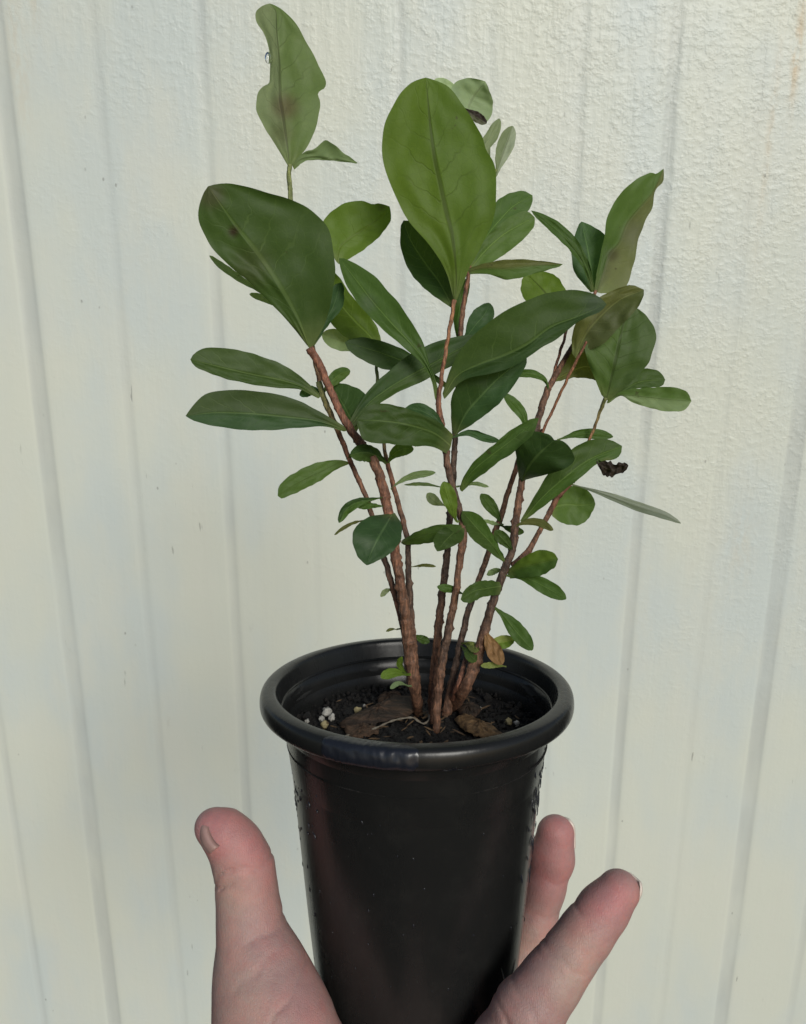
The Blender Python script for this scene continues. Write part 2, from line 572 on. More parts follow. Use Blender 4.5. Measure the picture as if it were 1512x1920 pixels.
dr = ([], [])
random.seed(11)
def rout(h): return np.interp(-h, [.0168, .019, .028, .05, .09, .118], [.0478, .0476, .0468, .0449, .0416, .0390])
for i in range(190):
    side = random.random()
    if side < .55: ang = math.radians(random.gauss(12, 9)); h = -.018 - abs(random.gauss(0, .028))
    elif side < .8: ang = math.radians(random.gauss(160, 12)); h = -.02 - abs(random.gauss(0, .03))
    else: ang = math.radians(random.uniform(20, 160)); h = random.uniform(-.1, -.02)
    if h < -.112: continue
    s = random.uniform(.00020, .00052) * (1.25 if side < .8 else .7)
    drop_mesh(dr, rout(h) * 1.0015, ang, h, s, s * random.uniform(1.2, 5.5 if side < .55 else 2.2), random.uniform(-.3, .5))
for i in range(60):
    a_ = random.uniform(0, 2 * math.pi); h = random.uniform(-.011, -.003)
o = link_mesh('water_drops', mesh_from('water_drops', *dr), M_WET, pot_root)
tag(o, kind='stuff')

M_RUB = mat_plain('rubbed_plastic', (.035, .036, .035), (.010, .010, .010), 160, .45, .0002, (.4, .4, 3))
for a0, a1, h0, h1 in ((192, 206, -.0085, -.0105), (196, 212, -.0120, -.0135), (-32, -14, -.0085, -.0115), (-26, -16, -.0125, -.0140), (246, 252, -.010, -.0122), (268, 276, -.0075, -.0085)):
    a0, a1 = math.radians(a0), math.radians(a1)
    vs, fs = [], []
    for i in range(25):
        f = i / 24; hc = h0 + (h1 - h0) * (.5 + .2 * math.sin(f * 3)); hwid = abs(h1 - h0) * .5 * math.sin(math.pi * (f * .96 + .02)) * (1 + .5 * noise.noise(Vector((f * 6, a0, 0))))
        for s_ in (-1, 0, 1):
            h = hc + s_ * hwid
            rr = np.interp(-h, [.0062, .0110, .0148, .030], [.0508, .0500, .0488, .0468]) - .00035 * (1 if s_ == 0 else .3)
            rr = min(rr, np.interp(-h, [.0062, .012, .030], [.0503, .0492, .0468]) - .0002)
            vs.append(cw(potp(rr, a0 + (a1 - a0) * f, h)))
    for i in range(24):
        for j in (0, 1):
            q = i * 3 + j; fs.append((q, q + 1, q + 4, q + 3))
    link_mesh('scuff_mark', fix_normals(mesh_from('scuff_mark', vs, fs)), M_RUB, pot_root)
M_SCR = mat_plain('pale_scuff', (.22, .23, .21), (.06, .06, .06), 900, .5)
for pts in ([(66, -.095), (63, -.1), (59, -.106), (55, -.112)], [(50, -.099), (52, -.105), (55, -.111), (59, -.1135)]):
    pr = cr([[math.radians(a - 22), h, 0] for a, h in pts], np.linspace(0, 1, 40))
    q = [potp(rout(h) * 1.001, a, h) for a, h, _ in pr]
    v_, f_ = tube(q, [.00022 * math.sin(math.pi * (i + 1) / 42) + .00004 for i in range(40)], 6)
    link_mesh('scuff_mark', mesh_from('scuff_mark', [cw(v) for v in v_], f_), M_SCR, pot_root)

# ------------------------------------------------------------------ soil and what lies on it
SOIL_H = -.0185
def on_soil(px, py, lift=0.0):            # where a line of sight meets the soil plane (camera space)
    d = np.array([(px - 756) / 1500, (960 - py) / 1500, 1.0])
    p0 = T + AX * (SOIL_H + lift)
    return d * (p0 @ AX) / (d @ AX)

def soil_bump(x, y):
    return .0016 * noise.noise(Vector((x * 70, y * 70, 3))) + .0012 * noise.noise(Vector((x * 230, y * 230, 8))) + .0006 * noise.noise(Vector((x * 600, y * 600, 8)))
sv, sf = [], []
NR, NA = 40, 130
for i in range(NR + 1):
    r = .0484 * i / NR
    for j in range(NA):
        a = 2 * math.pi * j / NA
        x, y = r * math.cos(a), r * math.sin(a)
        sv.append(cw(potp(r, a, SOIL_H + soil_bump(x, y) * (1 if i < NR else 0) - (.002 * (i / NR) ** 3))))
for i in range(NR):
    for j in range(NA):
        a, b = i * NA + j, i * NA + (j + 1) % NA
        sf.append((a, b, b + NA, a + NA))
soil_root = link_mesh('potting_soil', mesh_from('potting_soil', sv, sf), M_SOIL)
tag(soil_root, 'dark moist potting soil filling the inside of the black pot', 'soil', kind='stuff')
# crumbs: part of the same mass of soil
cv, cf = [], []
random.seed(5)
ico = bmesh.new(); bmesh.ops.create_icosphere(ico, subdivisions=1, radius=1)
icv = [np.array(v.co) for v in ico.verts]; icf = [tuple(v.index for v in f.verts) for f in ico.faces]; ico.free()
for q in range(1500):
    r = .0475 * math.sqrt(random.random()); a = random.uniform(0, 2 * math.pi)
    s = random.uniform(.0002, .0009) * (1.6 if random.random() < .08 else 1)
    c = potp(r, a, SOIL_H + soil_bump(r * math.cos(a), r * math.sin(a)) + s * .3)
    b0 = len(cv); sc3 = [random.uniform(.5, 1.6) for _ in range(3)]
    for v in icv:
        cv.append(cw(c + v * s * np.array(sc3) * random.uniform(.75, 1.25)))
    cf += [tuple(b0 + i for i in f) for f in icf]
me = mesh_from('soil_crumbs', cv, cf)
link_mesh('soil_crumbs', me, M_SOIL, soil_root, smooth=False)['kind'] = 'stuff'


lv, lf = [], []
random.seed(21)
for q in range(70):                       # splinters and fibres mixed into the soil
    r_ = .044 * math.sqrt(random.random()); a = random.uniform(0, 2 * math.pi)
    if random.random() < .45: r_ *= .45
    c = potp(r_, a, SOIL_H + .0012 + random.uniform(-.0003, .0009))
    t = random.uniform(0, math.pi); L = random.uniform(.0012, .0055); wd = random.uniform(.0002, .0008)
    d1 = RT * math.cos(t) + FR * math.sin(t) + AX * random.uniform(-.35, .35); d2 = np.cross(d1, AX); d2 /= np.linalg.norm(d2)
    b0 = len(lv)
    for e, we in ((-1, .3), (-.3, 1), (.5, .8), (1, .15)):
        for o_ in ((-1, 0), (1, 0), (0, .6)):
            lv.append(cw(c + d1 * L * e * .5 + d2 * wd * we * o_[0] + AX * wd * o_[1] * we))
    for g in range(3):
        for m_ in range(3):
            lf.append((b0 + g * 3 + m_, b0 + g * 3 + (m_ + 1) % 3, b0 + g * 3 + 3 + (m_ + 1) % 3, b0 + g * 3 + 3 + m_))
    lf += [(b0, b0 + 1, b0 + 2), (b0 + 9, b0 + 11, b0 + 10)]
M_SPL = mat_plain('wood_splinters', (.16, .10, .05), (.04, .026, .016), 120, .7)
link_mesh('wood_splinters', fix_normals(mesh_from('wood_splinters', lv, lf)), M_SPL, soil_root, smooth=False)['kind'] = 'stuff'


def plate(name, outline, mat, lift, thick, tiltv, label, cat, group, dome=.0012, parent=None):
    """a curved irregular flake lying on the soil, outline in photo positions"""
    P = np.array([on_soil(x, y, lift) for x, y in outline])
    c = P.mean(0)
    ring = cr(list(map(list, np.vstack([P, P[:1]]))), np.linspace(0, 1, 49)[:-1])
    vs, fs = [], []
    RN = 7; px0 = outline[0][0] * .77
    for side in (0, 1):
        for k in range(RN):
            f = (k + 1) / RN
            for i, p in enumerate(ring):
                q = c + (p - c) * f * (1 + (.10 * noise.noise(Vector((i * .9, px0, 3))) + .09 * noise.noise(Vector((i * .37, px0, 9)))) * f)
                hgt = dome * .6 * (1 - f * f) + .0009 * noise.noise(Vector((i * .55, f * 2, px0))) + .0004 * noise.noise(Vector(tuple(q * 300))) + tiltv * ((q - c) @ RT) + (thick * .7 * (1 - f ** 12) if side == 0 else -thick * .2)
                vs.append(q + AX * hgt)
        vs.append(c + AX * (dome + (thick if side == 0 else -thick * .2)))
    n = len(ring); off = RN * n + 1
    for side in (0, 1):
        o0 = side * off
        for i in range(n):
            i2 = (i + 1) % n
            f = (o0 + RN * n, o0 + i, o0 + i2)
            fs.append(f if side else f[::-1])
            for k in range(RN - 1):
                a, b = o0 + k * n + i, o0 + k * n + i2
                f = (a, b, b + n, a + n)
                fs.append(f[::-1] if side else f)
    for i in range(n):
        i2 = (i + 1) % n
        a, b = (RN - 1) * n + i, (RN - 1) * n + i2
        fs.append((a, b, b + off, a + off))
    o = link_mesh(name, fix_normals(mesh_from(name, [cw(v) for v in vs], fs)), mat, parent)
    if cat: tag(o, label, cat, group)
    return o

GC = 'bark chips on the soil'
M_CH1 = mat_plain('dark_bark_chip', (.018, .012, .008), (.07, .042, .026), 200, .65, .0018, (.35, 1.6, 2.2))
M_CH2 = mat_plain('tan_bark_chip', (.24, .145, .065), (.05, .03, .016), 300, .7, .002, (.7, 1.2, 2))
M_CH3 = mat_plain('brown_bark_chip', (.10, .058, .034), (.03, .02, .013), 260, .7, .0016, (.5, 1.3, 2))
plate('bark_chip', [(636, 1356), (660, 1342), (700, 1325), (745, 1308), (775, 1308), (777, 1335), (740, 1350), (690, 1358), (655, 1364)], M_CH1, .002, .0012, .03,
      'long dark bark chip leaning behind the left stem', 'bark chip', GC, .003)
plate('bark_chip', [(644, 1368), (672, 1358), (702, 1362), (712, 1371), (690, 1381), (660, 1387)], M_CH3, .0012, .001, .0,
      'brown bark chip under the pale root near the left rim', 'bark chip', GC)
plate('bark_chip', [(853, 1350), (866, 1343), (884, 1345), (903, 1356), (925, 1364), (946, 1377), (944, 1387), (915, 1387), (890, 1379), (868, 1367)], M_CH2, .0018, .0016, -.04,
      'tan ragged bark chip on the soil right of the stems', 'bark chip', GC, .002)
plate('bark_chip', [(852, 1322), (880, 1318), (902, 1328), (895, 1342), (865, 1343)], M_CH1, .002, .001, .05,
      'small reddish dark bark chip just behind the tan one', 'bark chip', GC)
plate('bark_chip', [(706, 1308), (735, 1297), (752, 1302), (736, 1315), (712, 1318)], M_CH3, .001, .001, 0,
      'small brown bark chip at the back, left of the stems', 'bark chip', GC)
plate('bark_chip', [(905, 1392), (935, 1385), (962, 1380), (955, 1394), (925, 1402)], M_CH1, .0012, .001, 0,
      'dark bark chip tucked under the front right rim', 'bark chip', GC)


def grain(px, py, rp, mat, label):
    c = on_soil(px, py)
    s = rp / 1500 * c[2]
    vs, fs = [], []
    bmx = bmesh.new(); bmesh.ops.create_icosphere(bmx, subdivisions=3, radius=1)
    for v in bmx.verts:
        w = 1 + .5 * noise.noise(v.co * 1.4 + Vector((px, py, 0))) + .22 * noise.noise(v.co * 4 + Vector((px, 0, 0)))
        vs.append(cw(c + AX * s * .7 + np.array(v.co) * s * w))
    for f in bmx.faces: fs.append(tuple(v.index for v in f.verts))
    bmx.free()
    tag(link_mesh('perlite_grain', mesh_from('perlite_grain', vs, fs), mat), label, 'perlite', 'perlite grains on the soil')

for g in [(613, 1341, 9, M_PERL, 'largest white perlite grain near the left rim'),
          (604, 1352, 6, M_PERL, 'small white perlite grain touching the largest one'),
          (622, 1350, 6.5, M_PERL, 'white perlite grain right of the largest one'),
          (609, 1364, 7.5, M_PERLY, 'yellowish perlite grain in front of the white cluster'),
          (576, 1356, 4.5, M_PERL, 'lone grey white grain at the far left of the soil'),
          (954, 1358, 6.5, M_PERLY, 'yellowish round grain above the tan bark chip tip'),
          (969, 1360, 5.5, M_PERL, 'white grain beside the yellowish one at right'),
          (901, 1331, 3.5, M_PERL, 'tiny white grain behind the tan bark chip'),
          (671, 1336, 6.5, M_PERLY, 'ochre grain beside the long dark bark chip'),
          (684, 1327, 4, M_PERL, 'tiny pale grain behind the long dark bark chip')]:
    grain(*g)


rp = [(632, 1384, .001), (662, 1377, .0015), (700, 1367, .0022), (735, 1352, .003), (757, 1347, .004), (775, 1346, .004), (784, 1352, .003), (795, 1357, .0022), (804, 1350, .003), (806, 1334, .004)]
rp3 = cr([list(on_soil(x, y, l)) for x, y, l in rp], np.linspace(0, 1, 80))
v_, f_ = tube(rp3, [.00036 + .00012 * math.sin(i * .9) for i in range(80)], 8)
M_ROOT = mat_plain('pale_root', (.20, .18, .14), (.15, .12, .09), 500)
o = link_mesh('dry_root', mesh_from('dry_root', [cw(v) for v in v_], f_), M_ROOT)
tag(o, 'thin pale wiry root curling over the soil in front of the stems', 'root')

# ------------------------------------------------------------------ the shrub
shrub = empty('shrub', cw(on_soil(808, 1362)))
tag(shrub, 'young leafy green shrub with slender brown stems rising from the black pot', 'shrub')

BRN, DRK, RED, GRN, ORG = (.125, .067, .042), (.070, .047, .035), (.165, .076, .048), (.16, .19, .07), (.24, .12, .065)
STEMS = {}


def stem(name, pts, radpx, cols, z0=None, rough=1.0, label=None):
    """pts: (px, py, depth or None); depth None at the first point = where it meets the soil"""
    p = []
    for i, q in enumerate(pts):
        if q[2] is None:
            c = on_soil(q[0], q[1], -.001); p.append([q[0], q[1], c[2]])
        else: p.append(list(q))
    n = max(24, int(sum(math.hypot(a[0] - b[0], a[1] - b[1]) for a, b in zip(p[:-1], p[1:])) / 3.5))
    ts = np.linspace(0, 1, n)
    q = cr(p, ts)
    rad = np.interp(ts, np.linspace(0, 1, len(radpx)), radpx)
    seed = sum(map(ord, name)) * 1.37
    C = np.array([cam3(a, b, d) for a, b, d in q])
    R = np.array([r * .79 / 1500 * d for r, (_, _, d) in zip(rad, q)])
    for i in range(n):                                   # nodes: slight swellings
        R[i] *= 1 + .045 * rough * noise.noise(Vector((i * .33, seed, 0))) + (.14 * rough if (i + int(seed)) % 11 == 0 else 0)
        C[i, 0] += .00032 * rough * noise.noise(Vector((i * .22, seed, 5)))
    vs, fs = tube(C, R, 14, rn=lambda i, j, th: 1 + .12 * rough * noise.noise(Vector((math.cos(th) * 1.3, math.sin(th) * 1.3, i * .25 + seed))) + .06 * rough * noise.noise(Vector((math.cos(th) * 3, math.sin(th) * 3, i * .9 + seed))))
    rs = random.Random(int(seed * 10))
    for i in range(2, n - 2):
        if ts[i] < .8 and rs.random() < .16 * rough and R[i] > .0011:
            j = rs.randrange(14); amt = rs.uniform(.25, .6) * R[i]
            for di in (-1, 0, 1):
                for dj in (-1, 0, 1):
                    q_ = (i + di) * 14 + (j + dj) % 14
                    nv = vs[q_] - C[i + di]; vs[q_] = vs[q_] + nv / np.linalg.norm(nv) * amt * (1 if di == dj == 0 else .35)
    me = mesh_from('stem', [cw(v) for v in vs], fs)
    ca = me.color_attributes.new('pigment', 'FLOAT_COLOR', 'POINT')
    ct = np.linspace(0, 1, len(cols))
    data = []
    for i in range(n):
        c = [np.interp(ts[i], ct, [k[m] for k in cols]) for m in range(3)]
        data += (c + [1.0]) * 14
    ca.data.foreach_set('color', data)
    o = link_mesh('stem', me, M_BARK, shrub)
    if label: o['label'] = label
    STEMS[name] = (o, q, R)
    return o

stem('S1', [(786, 1342, None), (778, 1290, .300), (768, 1215, .296), (757, 1130, .292), (745, 1060, .290), (735, 1000, .289), (720, 920, .288), (703, 870, .287), (672, 825, .286), (645, 785, .285), (617, 725, .284), (600, 685, .283), (580, 652, .281)],
     [11, 14, 16, 13, 11.5, 12, 12, 12, 11, 10, 9, 9, 10], [BRN, BRN, BRN, RED, BRN, RED, RED], label='thickest brown stem, leaning left')
stem('S1b', [(772, 1290, .303), (762, 1200, .299), (742, 1120, .296), (722, 1050, .295), (704, 990, .295), (688, 935, .295), (660, 872, .294), (641, 825, .293), (622, 780, .291), (607, 745, .289), (597, 715, .288)],
     [11, 10, 8, 7, 7, 6.5, 6, 6, 6, 7, 7], [BRN, RED, DRK, BRN, RED, GRN])
stem('S1c', [(782, 1300, .306), (775, 1200, .302), (769, 1120, .300), (766, 1060, .299), (764, 1010, .299), (750, 955, .299), (736, 905, .298), (727, 868, .296)],
     [11, 9, 8, 7.5, 7, 6.5, 6, 5.5], [BRN, BRN, DRK, DRK, BRN, RED])
stem('S2b', [(818, 1380, None), (822, 1300, .296), (833, 1225, .294), (844, 1170, .292), (855, 1110, .290), (862, 1055, .289), (869, 1000, .288), (861, 955, .287), (851, 920, .286), (840, 875, .285), (832, 825, .284), (826, 780, .283), (823, 750, .282), (830, 700, .280), (838, 650, .279), (846, 600, .278), (853, 562, .277)],
     [8, 10, 10, 9.5, 9, 9, 8, 10, 9, 8, 8, 8, 7, 5, 4.5, 4.5, 5], [BRN, BRN, DRK, BRN, BRN, DRK, BRN, RED, ORG, ORG], label='centre stem, orange brown towards the top')
stem('S2a', [(810, 1362, None), (812, 1290, .304), (819, 1210, .302), (829, 1120, .300), (838, 1045, .299), (843, 985, .298), (849, 930, .297), (851, 870, .296), (854, 820, .295), (858, 740, .294), (862, 660, .293), (866, 600, .292), (877, 525, .291), (890, 440, .293), (912, 370, .297), (930, 318, .300)],
     [8, 10, 9.5, 9, 8.5, 8, 8, 7, 7, 6, 6, 6, 5, 4.5, 4, 3.5], [BRN, BRN, DRK, DRK, DRK, BRN, RED, GRN])
stem('S3', [(836, 1345, None), (850, 1270, .312), (866, 1195, .311), (880, 1140, .310), (896, 1095, .309), (912, 1050, .308), (926, 1005, .307), (939, 970, .306), (952, 925, .305), (966, 885, .303), (985, 830, .302), (1018, 806, .301)],
     [12, 10, 8, 8, 7.5, 7, 7, 7, 6.5, 6, 5, 4], [BRN, DRK, DRK, BRN, BRN, RED])
stem('S4', [(848, 1330, None), (872, 1290, .303), (895, 1235, .302), (908, 1185, .300), (926, 1125, .298), (945, 1072, .296), (960, 1032, .295), (966, 990, .294), (973, 940, .293), (980, 895, .292), (995, 840, .293), (1010, 785, .294), (1026, 735, .295), (1050, 690, .296), (1078, 640, .297), (1100, 585, .299), (1118, 545, .300)],
     [15, 14, 13, 12, 10, 10, 9, 9, 8.5, 8, 8, 8, 8, 6.5, 5, 4, 4], [BRN, BRN, DRK, DRK, BRN, DRK, BRN, BRN, RED], label='dark brown main stem leaning right')
stem('S4b', [(1031, 728, .2955), (1045, 680, .297), (1057, 640, .299), (1067, 600, .301)], [4, 3.5, 3.5, 3], [RED, RED, BRN])
stem('S5', [(962, 1062, .296), (990, 1034, .297), (1010, 1000, .298), (1030, 962, .298), (1046, 932, .297), (1072, 905, .296)], [9, 7.5, 6, 6.5, 7, 5], [BRN, BRN, RED])
stem('S6', [(1016, 812, .299), (1040, 762, .296), (1062, 715, .292), (1085, 670, .288), (1101, 640, .286)], [3.5, 3.5, 3.5, 3.5, 3], [RED, ORG, RED])
stem('S7', [(1075, 905, .300), (1095, 850, .300), (1113, 806, .298), (1126, 772, .295), (1136, 745, .291)], [4, 4, 3.5, 3.5, 5], [RED, ORG, GRN])
stem('S8', [(602, 728, .292), (585, 640, .293), (563, 510, .292), (548, 400, .290), (543, 345, .289), (543, 308, .288)], [6, 6, 6, 6, 6, 5.5], [RED, GRN, GRN, GRN])
stem('S9', [(728, 880, .302), (715, 800, .304), (708, 720, .306), (706, 655, .307)], [5, 4, 4, 3.5], [RED, GRN, GRN])
stem('S10', [(842, 1330, None), (858, 1290, .304), (872, 1240, .307), (880, 1205, .309)], [9, 7, 5.5, 4], [RED, RED, DRK], rough=.8)

PAL = {'dark': (.049, .086, .021), 'vdark': (.037, .072, .021), 'mid': (.060, .112, .025), 'yel': (.112, .180, .022), 'lime': (.100, .160, .024), 'pale': (.34, .43, .26),
       'under': (.185, .25, .125), 'blue': (.043, .088, .034), 'olive': (.115, .125, .040), 'grey': (.21, .25, .15), 'tan': (.26, .15, .07), 'char': (.035, .026, .022), 'grn2': (.082, .138, .034),
       'silver': (.33, .37, .29), 'yl2': (.20, .24, .07)}
PROF_T = [0, .08, .2, .35, .5, .65, .8, .9, .96, 1]
PROF_W = [.16, .17, .36, .70, .92, 1.0, .90, .66, .42, .10]
LN = [0]


def leaf(st, col, zm, zt, M, L=None, R=None, w=None, col2=None, cup=.12, vein=1.0, wave=1.0, N=26, K=5, spot=None, label=None, foldL=0, foldR=0, name='leaf', zb=None, jag=0):
    LN[0] += 1
    sid = LN[0]
    big = L is not None
    so, sq, sr = STEMS[st]
    pf = 0.0
    if not big:                                   # a thin stalk back to the stem where the blade starts off it
        d0 = np.hypot(sq[:, 0] - M[0][0], sq[:, 1] - M[0][1]); k0 = int(d0.argmin())
        if 3 < d0[k0] < 60 and zb is None:
            blade = sum(math.hypot(a[0] - b[0], a[1] - b[1]) for a, b in zip(M[:-1], M[1:]))
            pf = d0[k0] / (d0[k0] + blade)
            M = [(sq[k0, 0], sq[k0, 1])] + list(M)
    if big: N = max(N, 34)
    ts = np.linspace(0, 1, N)
    m = cr(M, ts)[:, :2]
    if L is None:
        tan = np.gradient(m, axis=0); tan /= np.linalg.norm(tan, axis=1)[:, None] + 1e-9
        lf = np.stack([tan[:, 1], -tan[:, 0]], 1)
        ww = np.interp(ts, [0] + [pf + (1 - pf) * q for q in PROF_T], [1.6 / w] + [max(PROF_W[0], 1.6 / w)] + PROF_W[1:])[:, None] * w
        skew = .08 * math.sin(sid * 2.3)
        l = m + lf * ww * (1 + skew); r = m - lf * ww * (1 - skew)
    else:
        l, r = cr(L, ts)[:, :2], cr(R, ts)[:, :2]
        close = np.clip((ts - .93) / .07, 0, 1)[:, None] ** 3
        l = l * (1 - close) + m[-1] * close; r = r * (1 - close) + m[-1] * close
    dd = np.hypot(sq[:, 0] - m[0, 0], sq[:, 1] - m[0, 1])
    k = int(dd.argmin())
    z0 = sq[k, 2] - (sr[k] * .3 if zm < sq[k, 2] else -sr[k] * .3)
    if zb is not None or dd[k] > 26: z0 = zb if zb is not None else zm
    # depth along the blade: through z0, zm, zt
    zz = np.interp(ts, [0, .22, .5, 1], [z0, z0 * .45 + zm * .55, zm, zt])
    zz = np.convolve(np.pad(zz, 3, mode='edge'), np.ones(7) / 7, 'valid'); zz[0] = z0
    vs, cols, uvs = [], [], []
    c1 = np.array(PAL[col] if isinstance(col, str) else col); c2 = np.array(PAL[col2] if isinstance(col2, str) else (col2 or c1))
    jit = 1 + .09 * math.sin(sid * 5.1)
    for i in range(N):
        t = ts[i]
        for j in range(-K, K + 1):
            u = j / K
            e = l[i] if u < 0 else r[i]
            au = abs(u)
            p = m[i] * (1 - au) + e * au
            hw = np.hypot(*(e - m[i])) / 1500 * zz[i]
            fold = foldL if u < 0 else foldR
            env = math.sin(math.pi * min(1, t * 1.02)) ** .5 if 0 < t < .98 else 0.0
            zo = -cup * hw * au ** 1.6 * env + fold * hw * au * env
            zo += wave * .0011 * au * env * noise.noise(Vector((t * 4.5 + sid * 3.7, u * 1.2, sid)))
            zo += wave * .0006 * env * noise.noise(Vector((t * 7 + sid, u * 3, sid * 2)))
            zo += -.00035 * math.exp(-(u / .12) ** 2) * env
            px, py = p
            if au == 1 and 0.1 < t < .97:
                dx, dy = (e - m[i]) / (np.hypot(*(e - m[i])) + 1e-6)
                nj = noise.noise(Vector((t * 11, sid * 1.3 + u, 7))) * ((1.9 if big else 1.0) + jag)
                px += dx * nj; py += dy * nj
            vs.append(cw(cam3(px, py, zz[i] + zo)))
            c = (c1 if u < 0 else c2 if u > 0 else (c1 + c2) / 2) * jit
            a = vein
            fp = max(0.0, 1 - t / .16) * .75
            c = c * (1 - fp) + np.array((.15, .185, .07)) * fp if col not in ('char', 'tan') else c
            if spot:
                for (sx, sy, srr, scol, samt) in spot:
                    f = math.exp(-(((px - sx) ** 2 + (py - sy) ** 2) / srr ** 2) ** 1.6) * samt
                    c = c * (1 - f) + np.array(scol) * f
            cols += [c[0], c[1], c[2], a]
            uvs.append(((u + 1) / 2, t))
    W = 2 * K + 1
    fs = []
    for i in range(N - 1):
        for j in range(W - 1):
            a = i * W + j
            fs.append((a, a + 1, a + W + 1, a + W))
    me = mesh_from(name, vs, fs)
    ca = me.color_attributes.new('pigment', 'FLOAT_COLOR', 'POINT'); ca.data.foreach_set('color', cols)
    ul = me.uv_layers.new(name='uv')
    for lp in me.loops: ul.data[lp.index].uv = uvs[lp.vertex_index]
    o = link_mesh(name, me, M_LEAF, so)
    if label: o['label'] = label
    return o

# --- left group
leaf('S8', (.25, .30, .175), .287, .284, [(543, 312), (540, 285), (535, 250), (530, 215), (525, 188), (524, 170), (523, 150), (523, 120), (521, 90), (519, 65), (518, 40), (517, 20), (506, 6)],
     [(541, 312), (522, 280), (500, 245), (482, 210), (481, 186), (484, 172), (494, 161), (504, 156), (506, 145), (506, 110), (503, 85), (493, 60), (481, 38), (480, 20), (496, 6)],
     [(547, 312), (565, 290), (588, 250), (600, 205), (600, 188), (597, 176), (601, 170), (609, 165), (611, 156), (607, 142), (595, 115), (580, 88), (565, 60), (548, 35), (530, 18), (514, 7)],
     N=70, K=9, vein=.0, cup=-.1, foldL=.35, wave=1.6, col2=(.14, .20, .072), spot=[(535, 200, 26, (.13, .095, .065), .7), (530, 250, 22, (.12, .11, .05), .4)], label='tall folded pale leaf at the top left')
leaf('S8', 'under', .286, .284, [(549, 312), (565, 298), (590, 294), (630, 299), (671, 305)], [(548, 308), (568, 286), (590, 278), (612, 263), (628, 272), (650, 290), (671, 304)],
     [(552, 318), (570, 304), (590, 300), (630, 302), (671, 307)], vein=.2, foldL=-.3)
leaf('S1', 'dark', .272, .262, [(580, 652), (562, 605), (538, 560), (508, 512), (475, 465), (440, 420), (412, 380), (390, 349)],
     [(574, 645), (540, 602), (505, 566), (462, 524), (415, 484), (386, 445), (371, 402), (381, 365), (389, 350)],
     [(586, 650), (608, 610), (622, 560), (628, 500), (620, 440), (600, 408), (560, 380), (500, 360), (440, 345), (402, 343)],
     N=60, K=12, cup=.05, wave=1.8, vein=.85, spot=[(438, 434, 10, (.035, .02, .014), .9), (395, 365, 26, (.085, .075, .05), .6), (470, 500, 40, (.07, .07, .04), .35)], label='large dark leaf with a brown spot, left')
leaf('S8', 'lime', .293, .292, [(632, 492), (638, 464), (655, 448), (675, 435), (697, 420), (715, 405), (731, 387)],
     [(628, 486), (611, 445), (608, 412), (640, 384), (678, 376), (700, 383), (710, 381), (728, 384)], [(636, 495), (660, 482), (680, 470), (697, 456), (715, 440), (732, 415), (733, 390)], cup=.1, zb=.291, vein=.35, wave=1.4, spot=[(716, 387, 9, (.05, .05, .02), .6)])
leaf('S2b', 'mid', .279, .283, [(819, 752), (814, 715), (799, 680), (772, 645), (735, 606), (697, 562), (665, 520), (636, 484)],
     [(816, 748), (808, 710), (785, 675), (747, 643), (713, 612), (676, 574), (648, 530), (634, 488)], [(822, 748), (820, 722), (806, 682), (792, 640), (763, 590), (728, 545), (690, 508), (642, 480)], cup=.25, N=44, K=7,
     spot=[(690, 568, 16, (.09, .12, .08), .5)])
leaf('S9', 'lime', .306, .302, [(712, 652), (690, 625), (665, 600), (640, 570), (622, 535), (618, 505)], [(706, 655), (665, 640), (635, 622), (612, 590), (603, 550), (610, 508)], [(716, 645), (710, 618), (690, 588), (662, 557), (640, 525), (624, 505)])
leaf('S9', 'pale', .310, .311, [(690, 655), (665, 648), (640, 640), (620, 632), (604, 626)], w=19, vein=.4, col2=(.24, .30, .17))
leaf('S1', 'blue', .286, .290, [(585, 646), (605, 610), (625, 575), (638, 530)], [(584, 640), (598, 600), (612, 565), (628, 530)], [(590, 648), (620, 605), (643, 575), (646, 545), (640, 525)])
leaf('S1', 'under', .290, .293, [(500, 556), (470, 535), (430, 508), (393, 479)], w=7, zb=.286)
leaf('S1', 'under', .290, .292, [(530, 580), (500, 562), (468, 551)], w=7, zb=.286)
leaf('S1b', 'dark', .284, .279, [(600, 745), (572, 727), (530, 713), (480, 703), (430, 692), (390, 682), (357, 674)],
     [(597, 747), (560, 730), (515, 727), (465, 720), (415, 707), (378, 693), (357, 681)], [(603, 742), (580, 720), (545, 692), (492, 668), (435, 654), (385, 652), (358, 665)], cup=.15, N=44, K=7, col2=(.064, .100, .036))
leaf('S1', 'blue', .278, .274, [(650, 808), (620, 796), (590, 788), (540, 782), (490, 777), (440, 774), (395, 774), (348, 780)],
     [(645, 809), (610, 800), (560, 803), (495, 806), (440, 804), (390, 796), (351, 784)], [(652, 803), (625, 786), (590, 766), (550, 747), (500, 736), (440, 731), (385, 740), (351, 773)], cup=.15, N=44, K=7, col2=(.058, .09, .034))
leaf('S1b', 'grn2', .290, .288, [(658, 868), (640, 866), (615, 878), (585, 893), (555, 908), (521, 930)], [(655, 870), (632, 880), (595, 905), (560, 922), (525, 937)], [(655, 866), (635, 862), (605, 865), (570, 877), (535, 898), (519, 918)], vein=.3)
leaf('S1', 'mid', .283, .280, [(716, 933), (692, 937), (668, 943), (648, 957), (636, 980)], w=10, wave=2.5, col2='vdark')
leaf('S1', 'mid', .286, .286, [(722, 949), (700, 948), (671, 951)], w=6)
leaf('S1b', 'olive', .296, .292, [(695, 974), (665, 980), (645, 990), (627, 1003)], w=3.5)
